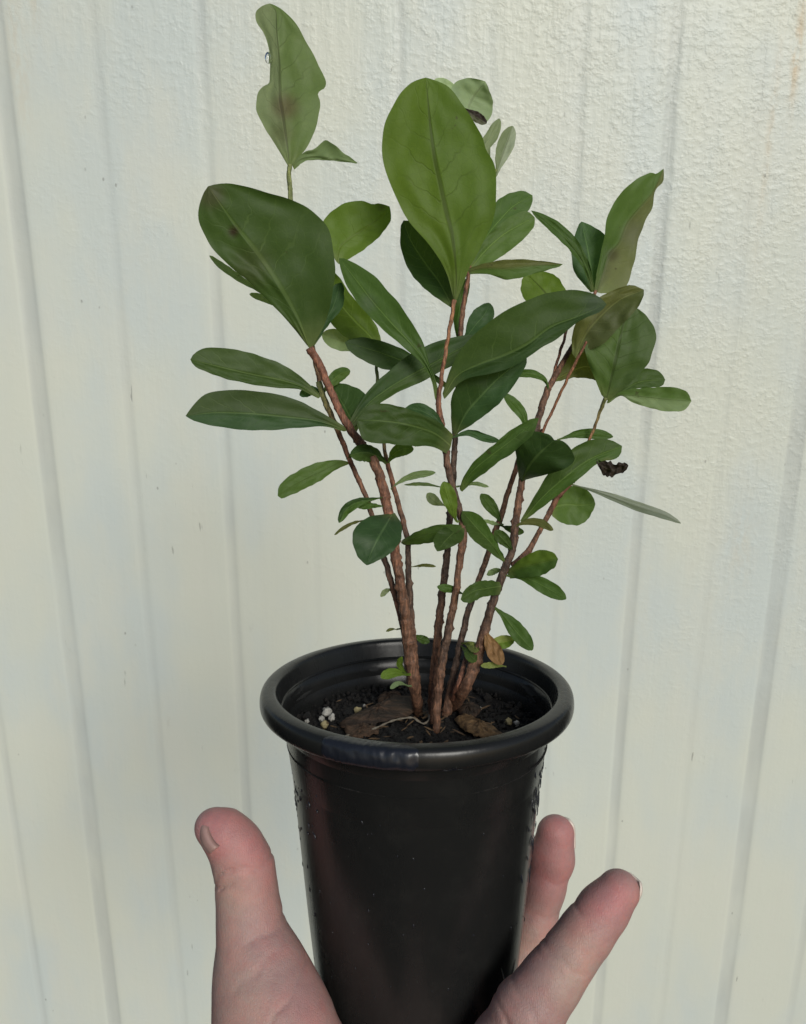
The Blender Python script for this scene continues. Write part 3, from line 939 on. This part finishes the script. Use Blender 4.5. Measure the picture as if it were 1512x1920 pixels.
leaf('S1', 'blue', .274, .270, [(737, 962), (724, 985), (712, 1005), (702, 1025), (694, 1043), (688, 1060)], [(741, 962), (753, 985), (752, 1012), (735, 1035), (712, 1050), (691, 1060)], [(730, 963), (690, 970), (664, 993), (662, 1018), (671, 1043), (685, 1059)], N=40, K=9,
     spot=[(690, 1020, 13, (.12, .16, .11), .5)], cup=.08, label='round dark leaf low on the left stems')  # pale spot: a glossy highlight painted into the blade colour
leaf('S1b', 'mid', .292, .291, [(605, 738), (622, 715), (640, 700), (657, 695)], w=13, col2='grn2')
leaf('S1', 'vdark', .292, .294, [(668, 812), (655, 780), (640, 752), (622, 722)], [(662, 800), (640, 772), (625, 750), (618, 722)], [(678, 792), (688, 760), (684, 738), (655, 722), (626, 717)])
leaf('S1b', 'blue', .291, .291, [(606, 740), (585, 731), (562, 741)], w=10)
leaf('S1', 'vdark', .288, .291, [(652, 806), (690, 758), (725, 731), (770, 704), (815, 680), (860, 655), (905, 634)],
     [(650, 800), (678, 750), (705, 718), (740, 685), (790, 652), (840, 634), (893, 624)], [(658, 808), (700, 765), (742, 738), (790, 716), (840, 690), (880, 668), (908, 641)], cup=.15, N=44, K=7, col2='dark')
leaf('S2a', 'vdark', .296, .294, [(846, 730), (800, 695), (765, 680), (725, 665), (685, 652), (647, 642)], [(844, 734), (798, 704), (755, 698), (715, 690), (680, 675), (648, 652)], [(848, 726), (802, 690), (770, 662), (730, 644), (688, 633), (650, 634)])
leaf('S2b', 'dark', .274, .272, [(846, 836), (815, 812), (775, 798), (730, 790), (670, 787)], [(840, 852), (812, 838), (775, 836), (725, 832), (685, 826), (668, 795)], [(850, 815), (825, 793), (780, 772), (725, 757), (685, 763), (667, 782)], N=44, K=9, cup=.1, wave=1.6)
leaf('S2b', 'blue', .281, .283, [(838, 812), (815, 785), (790, 770), (760, 766)], w=13)
leaf('S1c', 'dark', .284, .276, [(726, 870), (710, 856), (685, 848), (657, 853)], w=17, wave=2, col2='vdark', jag=1)
leaf('S1c', 'grn2', .290, .288, [(727, 870), (738, 852), (755, 842), (776, 842)], w=13)
leaf('S1b', 'dark', .292, .292, [(650, 860), (670, 848), (695, 843)], w=9)
# --- centre
leaf('S2b', 'yel', .269, .262, [(853, 566), (856, 520), (848, 441), (838, 401), (826, 346), (816, 298), (808, 239), (803, 190), (799, 145)],
     [(851, 560), (836, 508), (808, 462), (765, 412), (734, 350), (717, 290), (720, 238), (742, 188), (770, 156), (792, 145)],
     [(858, 560), (880, 505), (908, 450), (928, 400), (932, 352), (931, 322), (926, 303), (912, 279), (904, 253), (870, 198), (840, 162), (808, 146)], N=64, K=12, vein=.0, cup=.06, wave=1.5, col2=(.106, .176, .024), label='large bright yellow green leaf at the centre top')
leaf('S2b', 'vdark', .290, .290, [(850, 577), (825, 530), (795, 490), (770, 450), (757, 413)], [(845, 576), (805, 548), (770, 510), (752, 460), (751, 418)], [(855, 568), (845, 520), (828, 470), (800, 430), (765, 411)], col2='dark')
leaf('S2a', 'mid', .299, .302, [(885, 490), (915, 440), (940, 410), (965, 385), (999, 366)], [(882, 480), (900, 430), (925, 385), (955, 362), (988, 356)], [(890, 486), (935, 440), (965, 415), (990, 396), (1002, 374)])
leaf('S2a', 'grn2', .293, .295, [(880, 506), (915, 465), (948, 437), (1003, 407)], [(878, 500), (905, 455), (940, 418), (975, 397), (997, 396)], [(888, 506), (935, 484), (972, 457), (1000, 428), (1005, 412)])
leaf('S2a', 'olive', .286, .288, [(874, 512), (905, 503), (950, 503), (1000, 498), (1056, 495)], [(872, 506), (908, 493), (955, 486), (1005, 488), (1055, 494)], [(876, 514), (912, 514), (955, 524), (1005, 513), (1054, 498)], vein=.4, col2='grn2')
leaf('S4b', 'yel', .305, .306, [(1066, 600), (1040, 570), (1015, 540), (990, 515)], [(1060, 600), (1000, 578), (977, 545), (981, 516)], [(1070, 595), (1064, 550), (1040, 515), (1002, 506)], vein=.0)
leaf('S4', 'mid', .295, .296, [(1112, 545), (1100, 500), (1076, 462), (1050, 435), (1022, 412), (996, 394)], [(1110, 545), (1092, 500), (1058, 458), (1028, 430), (998, 400)], [(1114, 543), (1106, 495), (1080, 446), (1045, 414), (1008, 396)])
leaf('S4', 'blue', .304, .305, [(1115, 547), (1110, 510), (1102, 465), (1091, 415)], [(1108, 548), (1079, 512), (1073, 465), (1086, 417)], [(1122, 545), (1142, 510), (1137, 445), (1100, 417)], N=36, K=7, col2=(.055, .11, .04))
leaf('S4', 'grn2', .298, .294, [(1120, 548), (1133, 505), (1143, 476), (1162, 455), (1178, 418), (1202, 388), (1224, 362), (1245, 316)],
     [(1114, 548), (1122, 500), (1134, 440), (1140, 405), (1160, 368), (1190, 338), (1220, 323), (1232, 326), (1243, 315)], [(1128, 550), (1168, 545), (1188, 500), (1197, 450), (1210, 415), (1224, 388), (1229, 358), (1244, 340), (1247, 328)],
     N=52, K=9, foldL=-.35, foldR=.55, col2=(.135, .150, .065), spot=[(1150, 478, 12, (.07, .06, .035), .6), (1190, 440, 26, (.15, .15, .115), .5)], vein=.3, label='tall folded leaf at the upper right')
leaf('S6', 'olive', .284, .280, [(1080, 672), (1100, 625), (1130, 590), (1165, 560), (1208, 543)], [(1073, 662), (1074, 625), (1088, 590), (1120, 560), (1155, 542), (1190, 531)], [(1085, 664), (1130, 645), (1165, 610), (1195, 578), (1210, 553)], N=40, K=8, wave=1.8, col2=(.085, .105, .035))
leaf('S7', 'grn2', .287, .288, [(1137, 750), (1148, 705), (1158, 660), (1165, 625), (1172, 600), (1192, 576)], [(1128, 740), (1112, 700), (1098, 660), (1098, 620), (1118, 590), (1152, 573), (1188, 574)], [(1143, 750), (1185, 714), (1216, 680), (1230, 640), (1228, 615), (1212, 592), (1196, 577)],
     N=48, K=10, vein=.1, wave=1.6, col2=(.07, .115, .034), label='broad rounded leaf at the right')
leaf('S4', 'olive', .299, .300, [(1040, 712), (1070, 698), (1095, 688), (1130, 692)], [(1036, 706), (1055, 672), (1085, 648), (1125, 675)], [(1040, 716), (1060, 712), (1085, 708), (1122, 714)])
leaf('S7', 'dark', .293, .295, [(1140, 750), (1165, 735), (1200, 716), (1248, 712)], [(1150, 738), (1178, 712), (1203, 692), (1232, 694), (1246, 705)], [(1150, 744), (1185, 730), (1218, 727), (1247, 724)])
leaf('S7', 'grn2', .288, .284, [(1138, 756), (1158, 742), (1185, 742), (1220, 746), (1258, 750), (1297, 752)], [(1140, 750), (1165, 733), (1216, 727), (1262, 726), (1285, 732), (1296, 744)], [(1142, 756), (1165, 742), (1186, 754), (1216, 764), (1254, 772), (1281, 770), (1294, 759)], vein=.3, wave=1.3, col2='under')
leaf('S2b', 'dark', .273, .270, [(832, 745), (858, 704), (900, 683), (945, 667), (990, 645), (1035, 612), (1080, 595), (1138, 570)],
     [(830, 738), (845, 692), (868, 650), (905, 614), (960, 576), (1020, 552), (1080, 544), (1128, 553)], [(834, 748), (870, 712), (920, 700), (965, 685), (1010, 656), (1050, 632), (1085, 603), (1134, 582)], N=56, K=9, cup=.22, foldR=.2, col2='vdark',  # darker lower half: shade of the fold painted into the colour
     spot=[(1115, 568, 22, (.055, .085, .055), .6)], label='long dark leaf sweeping right across the centre')
leaf('S2a', 'vdark', .285, .283, [(852, 822), (875, 775), (905, 740), (940, 705), (988, 668)], [(848, 812), (846, 770), (850, 735), (880, 700), (930, 674), (980, 664)], [(858, 812), (890, 793), (930, 762), (960, 728), (991, 680)], N=40, K=8, cup=.2, col2='blue')
leaf('S2a', 'blue', .300, .302, [(868, 640), (893, 608), (910, 588), (918, 568)], w=20)
leaf('S2a', 'mid', .300, .300, [(862, 650), (858, 610), (864, 570), (878, 520)], w=11)
leaf('S4', 'mid', .292, .290, [(1030, 735), (1023, 714), (1005, 703), (980, 700), (958, 704)], w=8)
leaf('S4', 'mid', .292, .290, [(990, 815), (982, 780), (965, 757), (945, 738)], w=11)
leaf('S2b', 'mid', .276, .272, [(864, 920), (885, 885), (920, 855), (960, 825), (1011, 784)], [(862, 915), (872, 888), (892, 862), (928, 832), (965, 802), (1003, 782)], [(867, 922), (888, 903), (925, 874), (965, 846), (1005, 810)], cup=.2, N=40, K=7)
leaf('S4', 'vdark', .276, .270, [(978, 905), (990, 878), (1010, 852), (1040, 825)], [(973, 895), (968, 855), (967, 822), (985, 808), (1015, 810), (1036, 816)], [(984, 900), (1028, 889), (1060, 878), (1078, 862), (1068, 838), (1050, 822)], N=40, K=9, label='very dark leaf in front of the right stems')
leaf('S5', 'mid', .302, .303, [(1045, 825), (1080, 815), (1115, 814), (1150, 819)], w=10)
leaf('S4', 'dark', .285, .284, [(978, 980), (1015, 935), (1060, 895), (1105, 862), (1167, 836)], [(976, 976), (1008, 922), (1030, 885), (1076, 840), (1110, 824), (1148, 822)], [(982, 978), (1030, 942), (1078, 905), (1122, 868), (1155, 860), (1169, 852)], N=48, K=8, cup=.1, col2='mid',
     spot=[(1140, 872, 12, (.16, .15, .05), .7)], label='long leaf with a withered black tip, right')
leaf('S4', 'char', .283, .281, [(1119, 867), (1140, 879), (1158, 880), (1179, 873)], [(1119, 860), (1135, 866), (1155, 869), (1168, 866), (1178, 868)], [(1122, 874), (1134, 891), (1158, 891), (1177, 880)], wave=4, jag=5, zb=.284, name='withered_tip')
leaf('S5', 'grn2', .302, .300, [(1034, 952), (1060, 946), (1090, 947), (1117, 945)], [(1036, 935), (1055, 915), (1080, 911), (1104, 921), (1116, 938)], [(1036, 968), (1055, 981), (1088, 984), (1106, 969), (1116, 950)], vein=.7)
leaf('S5', (.30, .33, .30), .292, .285, [(1072, 908), (1130, 925), (1200, 950), (1250, 967), (1277, 981)], w=9, vein=.5, col2=(.20, .23, .19), wave=.6)
leaf('S4', 'lime', .288, .284, [(952, 1075), (985, 1063), (1015, 1055), (1047, 1048)], [(955, 1066), (985, 1043), (1015, 1031), (1043, 1037)], [(957, 1085), (985, 1083), (1015, 1079), (1044, 1062)], col2='mid', vein=.4)
leaf('S4', 'mid', .291, .287, [(955, 1080), (990, 1085), (1030, 1104), (1062, 1123)], w=15)
leaf('S4', 'dark', .287, .283, [(943, 1098), (915, 1103), (890, 1108), (864, 1124)], [(938, 1115), (905, 1120), (881, 1131), (866, 1128)], [(942, 1092), (912, 1088), (885, 1095), (866, 1112)])
leaf('S2b', 'mid', .291, .290, [(868, 1113), (845, 1104), (820, 1100)], w=8)
leaf('S1c', 'grn2', .286, .281, [(752, 1018), (790, 1005), (825, 993), (866, 985)], [(755, 1012), (780, 998), (815, 985), (858, 983)], [(758, 1022), (790, 1020), (828, 1013), (865, 994)], vein=.3)
leaf('S2b', 'dark', .280, .275, [(866, 985), (850, 1000), (835, 1015), (820, 1034)], [(872, 990), (868, 1012), (848, 1025), (825, 1034)], [(852, 984), (826, 993), (813, 1012), (816, 1029)])
leaf('S4', 'dark', .290, .284, [(948, 1056), (925, 1022), (895, 990), (867, 958)], [(946, 1055), (915, 1033), (886, 1011), (869, 985), (864, 965)], [(950, 1054), (938, 1028), (921, 996), (900, 966), (880, 957)], col2='mid')
leaf('S2b', 'lime', .282, .280, [(857, 978), (845, 945), (832, 903)], w=15)
leaf('S2a', 'grey', .300, .302, [(835, 948), (815, 938), (801, 925)], w=10)
leaf('S1c', 'under', .296, .292, [(733, 917), (752, 902), (780, 891), (817, 886)], w=7)
leaf('S2a', 'under', .300, .303, [(840, 915), (795, 908), (758, 909)], w=3.5)
leaf('S2b', 'under', .292, .294, [(860, 912), (890, 907), (917, 913)], w=4)
leaf('S3', 'dark', .304, .302, [(941, 982), (925, 955), (902, 926)], w=12)
leaf('S3', 'under', .305, .303, [(945, 984), (925, 981), (906, 975)], w=4)
leaf('S4', 'olive', .291, .287, [(962, 990), (985, 980), (1010, 980), (1038, 994)], w=8)
leaf('S3', 'dark', .300, .297, [(938, 985), (962, 993), (983, 998)], w=8)
leaf('S4', 'dark', .292, .290, [(963, 1035), (948, 1015), (928, 995)], w=12)
leaf('S4', 'under', .300, .302, [(948, 1070), (930, 1070), (913, 1078)], w=6)
leaf('S2b', 'blue', .288, .291, [(842, 822), (880, 811), (908, 820), (938, 827)], w=8)
leaf('S1c', 'olive', .299, .299, [(770, 1063), (796, 1060), (818, 1062)], w=3.5)
leaf('S1b', 'grey', .297, .297, [(740, 1106), (726, 1107), (714, 1119)], w=5)
leaf('S1b', 'olive', .298, .297, [(745, 1180), (735, 1180), (724, 1184)], w=3)
leaf('S4', 'mid', .296, .292, [(926, 1138), (948, 1158), (972, 1188), (999, 1219)], w=16)
leaf('S4', 'yl2', .300, .299, [(905, 1212), (942, 1204), (965, 1200)], w=13, col2='lime')
leaf('S4', 'tan', .297, .292, [(908, 1178), (922, 1210), (942, 1246)], w=15, vein=.8, wave=2.5, name='dry_leaf', label='curled dry tan leaf')
leaf('S4', 'yl2', .296, .294, [(950, 1250), (928, 1247), (902, 1248)], w=6, zb=.294)
leaf('S3', 'yl2', .303, .298, [(868, 1206), (880, 1208), (898, 1221)], w=9, wave=2)
leaf('S3', 'grn2', .303, .298, [(866, 1212), (880, 1226), (893, 1241)], w=11)
leaf('S1c', 'dark', .304, .303, [(774, 1190), (790, 1198), (806, 1204)], w=8)
leaf('S1', 'lime', .288, .284, [(764, 1266), (740, 1262), (714, 1270)], w=10)
leaf('S1', 'lime', .290, .286, [(764, 1264), (750, 1248), (754, 1231)], w=6)
leaf('S1', 'under', .290, .286, [(766, 1286), (748, 1281), (732, 1291)], w=5)
# --- top, behind the centre leaf
leaf('S2a', 'pale', .305, .300, [(872, 222), (883, 190), (895, 172), (910, 152)], [(862, 215), (846, 180), (850, 158), (875, 146), (906, 150)], [(886, 222), (905, 234), (922, 215), (924, 188), (913, 156)], zb=.303, cup=-.25, N=36, K=7, vein=.25, col2=(.27, .35, .21), label='pale leaf underside behind the top of the centre leaf')
leaf('S2a', 'char', .297, .297, [(866, 200), (888, 216), (913, 231)], w=10, zb=.297, col2=(.10, .10, .07))
leaf('S2a', 'pale', .309, .309, [(870, 210), (845, 175), (816, 148)], w=16, zb=.308)
leaf('S2a', 'grey', .302, .302, [(925, 320), (910, 275), (922, 255), (937, 222)], w=12, vein=.8)
leaf('S2a', 'grey', .301, .303, [(930, 330), (940, 298), (950, 270), (962, 236)], w=16, vein=.2, col2='silver')
leaf('S2a', 'grn2', .303, .304, [(905, 400), (895, 360), (880, 330)], w=20)

# drop of water hanging on the folded top-left leaf
bmx = bmesh.new(); bmesh.ops.create_icosphere(bmx, subdivisions=3, radius=1)
c = cam3(503, 108, .286)
vs = [cw(c + np.array([v.co.x * .00125, v.co.y * .0021, v.co.z * .0013])) for v in bmx.verts]
fs = [tuple(v.index for v in f.verts) for f in bmx.faces]; bmx.free()
link_mesh('water_drop', mesh_from('water_drop', vs, fs), M_WATER, STEMS['S8'][0])

# ------------------------------------------------------------------ the hand (one continuous surface grown from a distance field)
def rcone(P, a, b, ra, rb):
    ba = b - a; L2 = ba @ ba
    h = np.clip(((P - a) @ ba) / L2, 0, 1)
    return np.linalg.norm(P - a - h[..., None] * ba, axis=-1) - (ra + (rb - ra) * h)

def smin(a, b, k):
    h = np.clip(.5 + .5 * (b - a) / k, 0, 1)
    return b * (1 - h) + a * h - k * h * (1 - h)

def ellip(P, c, r, ang=0):
    q = P - c
    ca, sa = math.cos(ang), math.sin(ang)          # turn about the view axis
    x = q[..., 0] * ca + q[..., 1] * sa; y = -q[..., 0] * sa + q[..., 1] * ca
    q = np.stack([x, y, q[..., 2]], -1) / r
    n = np.linalg.norm(q, axis=-1)
    return (n - 1) * n / (np.linalg.norm(q / r, axis=-1) + 1e-9)

def chain(P, pts, k=.003):
    d = None
    for (a, b) in zip(pts[:-1], pts[1:]):
        e = rcone(P, np.array(a[:3]), np.array(b[:3]), a[3], b[3])
        d = e if d is None else smin(d, e, k)
    return d

def pp(x, y, d, rpx):
    c = cam3(x, y, d)
    return (c[0], c[1], c[2], rpx / 1500 * d)

THUMB = [pp(396, 1549, .287, 28), pp(418, 1560, .287, 37), pp(444, 1588, .287, 42), pp(459, 1630, .287, 49), pp(465, 1690, .286, 51), pp(472, 1750, .284, 57), pp(490, 1830, .281, 84), pp(512, 1920, .276, 106), pp(560, 2060, .270, 120)]
PINKY = [pp(1160, 1671, .270, 39), pp(1130, 1708, .269, 43), pp(1098, 1752, .267, 46), pp(1064, 1798, .265, 48), pp(1032, 1842, .263, 53), pp(990, 1900, .262, 62), pp(955, 1980, .264, 75), pp(930, 2080, .275, 85)]
RING = [pp(1042, 1564, .338, 35), pp(1035, 1610, .338, 40), pp(1020, 1665, .337, 38), pp(1002, 1735, .337, 40), pp(982, 1805, .336, 44), pp(952, 1900, .333, 48), pp(915, 2010, .322, 58)]
MIDDLE = [pp(925, 1560, .364, 35), pp(918, 1640, .366, 37), pp(905, 1750, .362, 38), pp(880, 1870, .350, 42), pp(850, 1980, .332, 55)]
INDEX = [pp(800, 1570, .366, 34), pp(795, 1650, .369, 36), pp(780, 1750, .365, 38), pp(765, 1870, .352, 42), pp(750, 1980, .330, 55)]


def pot_sdf(P):
    q = P - T
    h = q @ AX
    rr = np.linalg.norm(q - h[..., None] * AX, axis=-1)
    ro = np.interp(-h, [.0, .019, .05, .09, .124], [.0485, .0476, .0449, .0416, .0385])
    return np.maximum(rr - ro, -(h + .1245))


def hand_sdf(P):
    palm = ellip(P, np.array([.004, -.216, .300]), np.array([.046, .020, .044]))
    palm = smin(palm, rcone(P, np.array([.030, -.218, .300]), np.array([.030, -.232, .262]), .018, .021), .014)    # little-finger side
    palm = smin(palm, rcone(P, np.array([-.030, -.205, .275]), np.array([-.018, -.236, .262]), .021, .023), .014)  # ball of the thumb
    palm = smin(palm, rcone(P, np.array([.004, -.240, .262]), np.array([.002, -.285, .222]), .026, .023), .016)    # heel -> wrist
    palm = smin(palm, rcone(P, np.array([.002, -.285, .222]), np.array([.000, -.335, .175]), .024, .028), .02)     # forearm
    palm = smin(palm, rcone(P, np.array([-.012, -.285, .222]), np.array([-.012, -.335, .175]), .020, .026), .02)
    th, pk, rg, md, ix = chain(P, THUMB, .006), chain(P, PINKY, .004), chain(P, RING, .003), chain(P, MIDDLE, .004), chain(P, INDEX, .004)
    f = np.minimum(np.minimum(md, ix), np.minimum(rg, pk))
    d = smin(palm, th, .012)
    d = smin(d, f, .009)
    # creases across thumb and fingers, folds on the palm side
    def crease(p0, dirpx, w, amp, half, sgn=None):
        nonlocal d
        c0 = cam3(*p0); dv = np.array([dirpx[0], -dirpx[1], 0.0]); dv /= np.linalg.norm(dv)
        nv = np.array([-dv[1], dv[0], 0.0])
        a = (P - c0) @ dv; b = (P - c0) @ nv
        b = b + .0006 * np.sin(a * 700)
        d = d + amp * np.exp(-(b / w) ** 2) * np.exp(-(a / half) ** 4) * (np.abs(P[..., 2] - c0[2]) < .02)
    crease((424, 1632, .280), (1, -.85), 0.00056, 0.00082, .0045)
    crease((412, 1664, .280), (1, -.8), 0.00056, 0.00071, .003)
    crease((428, 1655, .280), (.8, -.9), 0.00050, 0.00041, .004)
    crease((470, 1624, .280), (1, .02), 0.00088, 0.00051, .009)
    crease((500, 1742, .278), (1, -.25), 0.00125, 0.00042, .009)
    crease((530, 1890, .262), (1, -.95), 0.00075, 0.00048, .012)
    crease((468, 1830, .268), (1, -.75), 0.00112, 0.00024, .012)
    crease((1088, 1716, .262), (1, .55), 0.00100, 0.00030, .008)
    crease((1062, 1806, .258), (1, .6), 0.00088, 0.00036, .0085)
    crease((1050, 1818, .258), (1, .6), 0.00063, 0.00024, .0085)
    crease((1000, 1895, .255), (.8, .9), 0.00100, 0.00036, .010)
    crease((947, 1897, .262), (.5, 1.0), 0.00088, 0.00060, .006)
    crease((1035, 1655, .330), (1, .1), 0.00088, 0.00024, .008)
    crease((1015, 1716, .330), (1, .1), 0.00075, 0.00030, .008)
    ps = pot_sdf(P)
    k = .0015                                               # pressed against the pot
    h = np.clip(.5 - .5 * (d + ps) / k, 0, 1)
    return d * (1 - h) + (-ps) * h + k * h * (1 - h)


def surface_nets(f, lo, hi, step):
    ax = [np.arange(lo[i], hi[i], step) for i in range(3)]
    nx_, ny_, nz_ = map(len, ax)
    V = np.empty((nx_, ny_, nz_), np.float32)
    for i in range(0, nx_, 16):
        G = np.stack(np.meshgrid(ax[0][i:i + 16], ax[1], ax[2], indexing='ij'), -1)
        V[i:i + 16] = f(G)
    neg = V < 0
    cells = np.zeros((nx_ - 1, ny_ - 1, nz_ - 1), np.int32)
    acc = np.zeros(cells.shape + (3,), np.float32); cnt = np.zeros(cells.shape, np.float32)
    corner = [(a, b, c) for a in (0, 1) for b in (0, 1) for c in (0, 1)]
    def sl(c): return tuple(slice(c[m], c[m] + cells.shape[m]) for m in range(3))
    for a in corner:
        for m in range(3):
            if a[m] == 0:
                b = list(a); b[m] = 1
                va, vb = V[sl(a)], V[sl(b)]
                cross = (va < 0) != (vb < 0)
                t = np.where(cross, va / np.where(cross, va - vb, 1), 0)
                pos = np.array(a, np.float32) + np.zeros(cells.shape + (3,), np.float32)
                pos[..., m] += t
                acc += pos * cross[..., None]; cnt += cross
    act = cnt > 0
    idx = -np.ones(cells.shape, np.int64)
    idx[act] = np.arange(act.sum())
    I = np.argwhere(act)
    verts = (I + acc[act] / cnt[act][:, None]) * step + np.array(lo)
    faces = []
    for m in range(3):
        u, w = (m + 1) % 3, (m + 2) % 3
        a = [slice(None)] * 3; b = [slice(None)] * 3
        a[m] = slice(0, -1); b[m] = slice(1, None)
        na, nb = neg[tuple(a)], neg[tuple(b)]
        E = np.argwhere(na != nb)
        E = E[(E[:, u] > 0) & (E[:, w] > 0) & (E[:, u] < V.shape[u] - 1) & (E[:, w] < V.shape[w] - 1)]
        flip = na[tuple(E.T)]
        def cell(du, dw):
            q = E.copy(); q[:, u] -= du; q[:, w] -= dw
            return idx[tuple(q.T)]
        q = np.stack([cell(0, 0), cell(1, 0), cell(1, 1), cell(0, 1)], 1)
        q[~flip] = q[~flip][:, ::-1]
        faces.append(q)
    return verts, np.vstack(faces)


def grad(f, P, e=.0002):
    g = np.stack([f(P + np.eye(3)[i] * e) - f(P - np.eye(3)[i] * e) for i in range(3)], -1)
    return g / (np.linalg.norm(g, axis=-1)[:, None] + 1e-9)

HV, HF = surface_nets(hand_sdf, (-.098, -.345, .150), (.095, -.095, .385), .0016)
me0 = mesh_from('hand0', HV, [tuple(map(int, f)) for f in HF])
bm = bmesh.new(); bm.from_mesh(me0)
bmesh.ops.subdivide_edges(bm, edges=bm.edges[:], cuts=1, use_grid_fill=True)
bmesh.ops.recalc_face_normals(bm, faces=bm.faces[:])
bm.to_mesh(me0); bm.free()
n_ = len(me0.vertices)
P_ = np.empty(n_ * 3); me0.vertices.foreach_get('co', P_); P_ = P_.reshape(-1, 3)
for _ in range(3):
    g = grad(hand_sdf, P_); d_ = hand_sdf(P_)
    P_ = P_ - g * np.clip(d_, -.0012, .0012)[:, None] * .9
Wd = np.outer(P_[:, 0], RIGHT) + np.outer(P_[:, 1], UP) + np.outer(P_[:, 2], FWD) + np.array(CAM)
me0.vertices.foreach_set('co', Wd.ravel()); me0.update()
# skin pigment: pinker pads and joints, paler shafts
base_s = np.array([.400, .262, .232]); pink = np.array([.42, .20, .20]); pale_s = np.array([.43, .315, .262]); mauve = np.array([.335, .215, .215])
base_s, pink, pale_s, mauve = [q * np.array([.97, .965, .955]) for q in (base_s, pink, pale_s, mauve)]
cs = np.tile(base_s * .96, (n_, 1))
def dab(x, y, d, rpx, col, amt):
    global cs
    c = cam3(x, y, d); rr = rpx / 1500 * d
    f = np.exp(-(((P_ - c) ** 2).sum(1)) / rr ** 2)[:, None] * amt
    cs = cs * (1 - f) + col * f
for a in [(400, 1550, .28, 60, pink, .9), (470, 1590, .28, 60, pink, .8), (500, 1640, .28, 45, pink, .6), (430, 1680, .28, 55, pale_s, .8), (490, 1760, .275, 60, mauve, .8), (440, 1800, .275, 60, pale_s, .5),
          (560, 1850, .265, 80, mauve, .7), (470, 1900, .265, 60, pale_s, .5), (600, 1900, .262, 70, pink, .4),
          (1150, 1690, .262, 65, pink, .9), (1100, 1730, .262, 50, pink, .5), (1080, 1770, .26, 50, pale_s, .6), (1020, 1800, .26, 45, mauve, .6), (1060, 1840, .257, 45, pale_s, .8), (1010, 1890, .255, 50, mauve, .5),
          (1045, 1560, .335, 55, pink, .9), (1020, 1640, .333, 55, pink, .9), (1000, 1700, .333, 50, mauve, .5), (990, 1790, .332, 60, pale_s, .6)]:
    dab(*a)
# the sides turned from the viewer (back of the hand) are less pink
ca = me0.color_attributes.new('pigment', 'FLOAT_COLOR', 'POINT')
ca.data.foreach_set('color', np.hstack([cs, np.ones((n_, 1))]).astype(np.float32).ravel())
hand = link_mesh('person', me0, M_SKIN)
tag(hand, 'open left hand with the thumb up, holding the black pot from below', 'person')


def nail(tip, back, width, length, out, parent):
    """curved nail plate: tip & back in camera space, out = outward direction"""
    tip, back, out = map(np.array, (tip, back, out))
    al = (tip - back); al /= np.linalg.norm(al)
    out = out - al * (out @ al); out /= np.linalg.norm(out)
    sd_ = np.cross(al, out); back = back - out * .0005; tip = tip - out * .0005
    vs, fs = [], []
    NU, NV = 13, 13
    for side in (0, 1):
        for i in range(NV):
            v = i / (NV - 1)
            wv_ = width * (1 - .10 * v) * (1 if v < .7 else math.sqrt(max(0.08, 1 - ((v - .7) / .32) ** 2 * .75)))
            for j in range(NU):
                u = (j / (NU - 1) - .5) * 2
                ang = u * .95
                p = back + al * (length * v) + sd_ * (math.sin(ang) / math.sin(.95) * wv_ / 2) + out * ((math.cos(ang) - 1) * wv_ * .52 - .0012 * (v - .4) ** 2 * 4 - side * .0019)
                vs.append(cw(p))
    o_ = NU * NV
    for i in range(NV - 1):
        for j in range(NU - 1):
            a = i * NU + j
            fs.append((a, a + 1, a + NU + 1, a + NU)); fs.append((a + o_, a + o_ + NU, a + o_ + NU + 1, a + o_ + 1))
    for i in range(NV - 1):
        for j in (0, NU - 1):
            a = i * NU + j; fs.append((a, a + NU, a + NU + o_, a + o_))
    for j in range(NU - 1):
        for i in (0, NV - 1):
            a = i * NU + j; fs.append((a, a + 1, a + 1 + o_, a + o_))
    return link_mesh('fingernail', fix_normals(mesh_from('fingernail', vs, fs)), M_NAIL, parent)

k_ = 1 / 1500
def on_hand(x, y):
    d = .255
    for _ in range(200):
        v = float(hand_sdf(cam3(x, y, d)[None])[0])
        if v < .00004: break
        d += max(v * .7, .00004)
    return cam3(x, y, d)
t0, t1 = on_hand(372, 1561), on_hand(396, 1600)
gn = grad(hand_sdf, np.array([(t0 + t1) / 2]))[0]
out_ = gn * .75 + np.array([-.45, -.5, .05]); out_ /= np.linalg.norm(out_)
th_nail = nail(t0 + out_ * .0010 + np.array([-.0006, -.0006, .0012]), t1 + out_ * .0016 + np.array([-.0006, -.0006, .0012]), .0094, .0100, out_, hand)
th_nail.data.materials.clear(); th_nail.data.materials.append(mat_plain('pink_nail', (.36, .235, .205), (.32, .20, .18), 200, .35, .0001))
t0 = cam3(1200, 1648, .2745); t1 = cam3(1166, 1704, .2745)
nail(t0, t1, .0100, .0122, (.80, .35, .45), hand)
t0 = cam3(1062, 1527, .3435); t1 = cam3(1062, 1578, .3445)
nail(t0, t1, .0105, .0120, (.50, .1, .9), hand)

# clinging water drop under the little finger
bmx = bmesh.new(); bmesh.ops.create_icosphere(bmx, subdivisions=3, radius=1)
c = cam3(1139, 1741, .268)
vs = [cw(c + np.array([v.co.x * .0022, v.co.y * .0019 * (1.25 if v.co.y < 0 else 1), v.co.z * .002])) for v in bmx.verts]
fs = [tuple(v.index for v in f.verts) for f in bmx.faces]; bmx.free()
tag(link_mesh('water_drop', mesh_from('water_drop', vs, fs), M_WATER), 'small clear water drop clinging under the little finger', 'water drop')
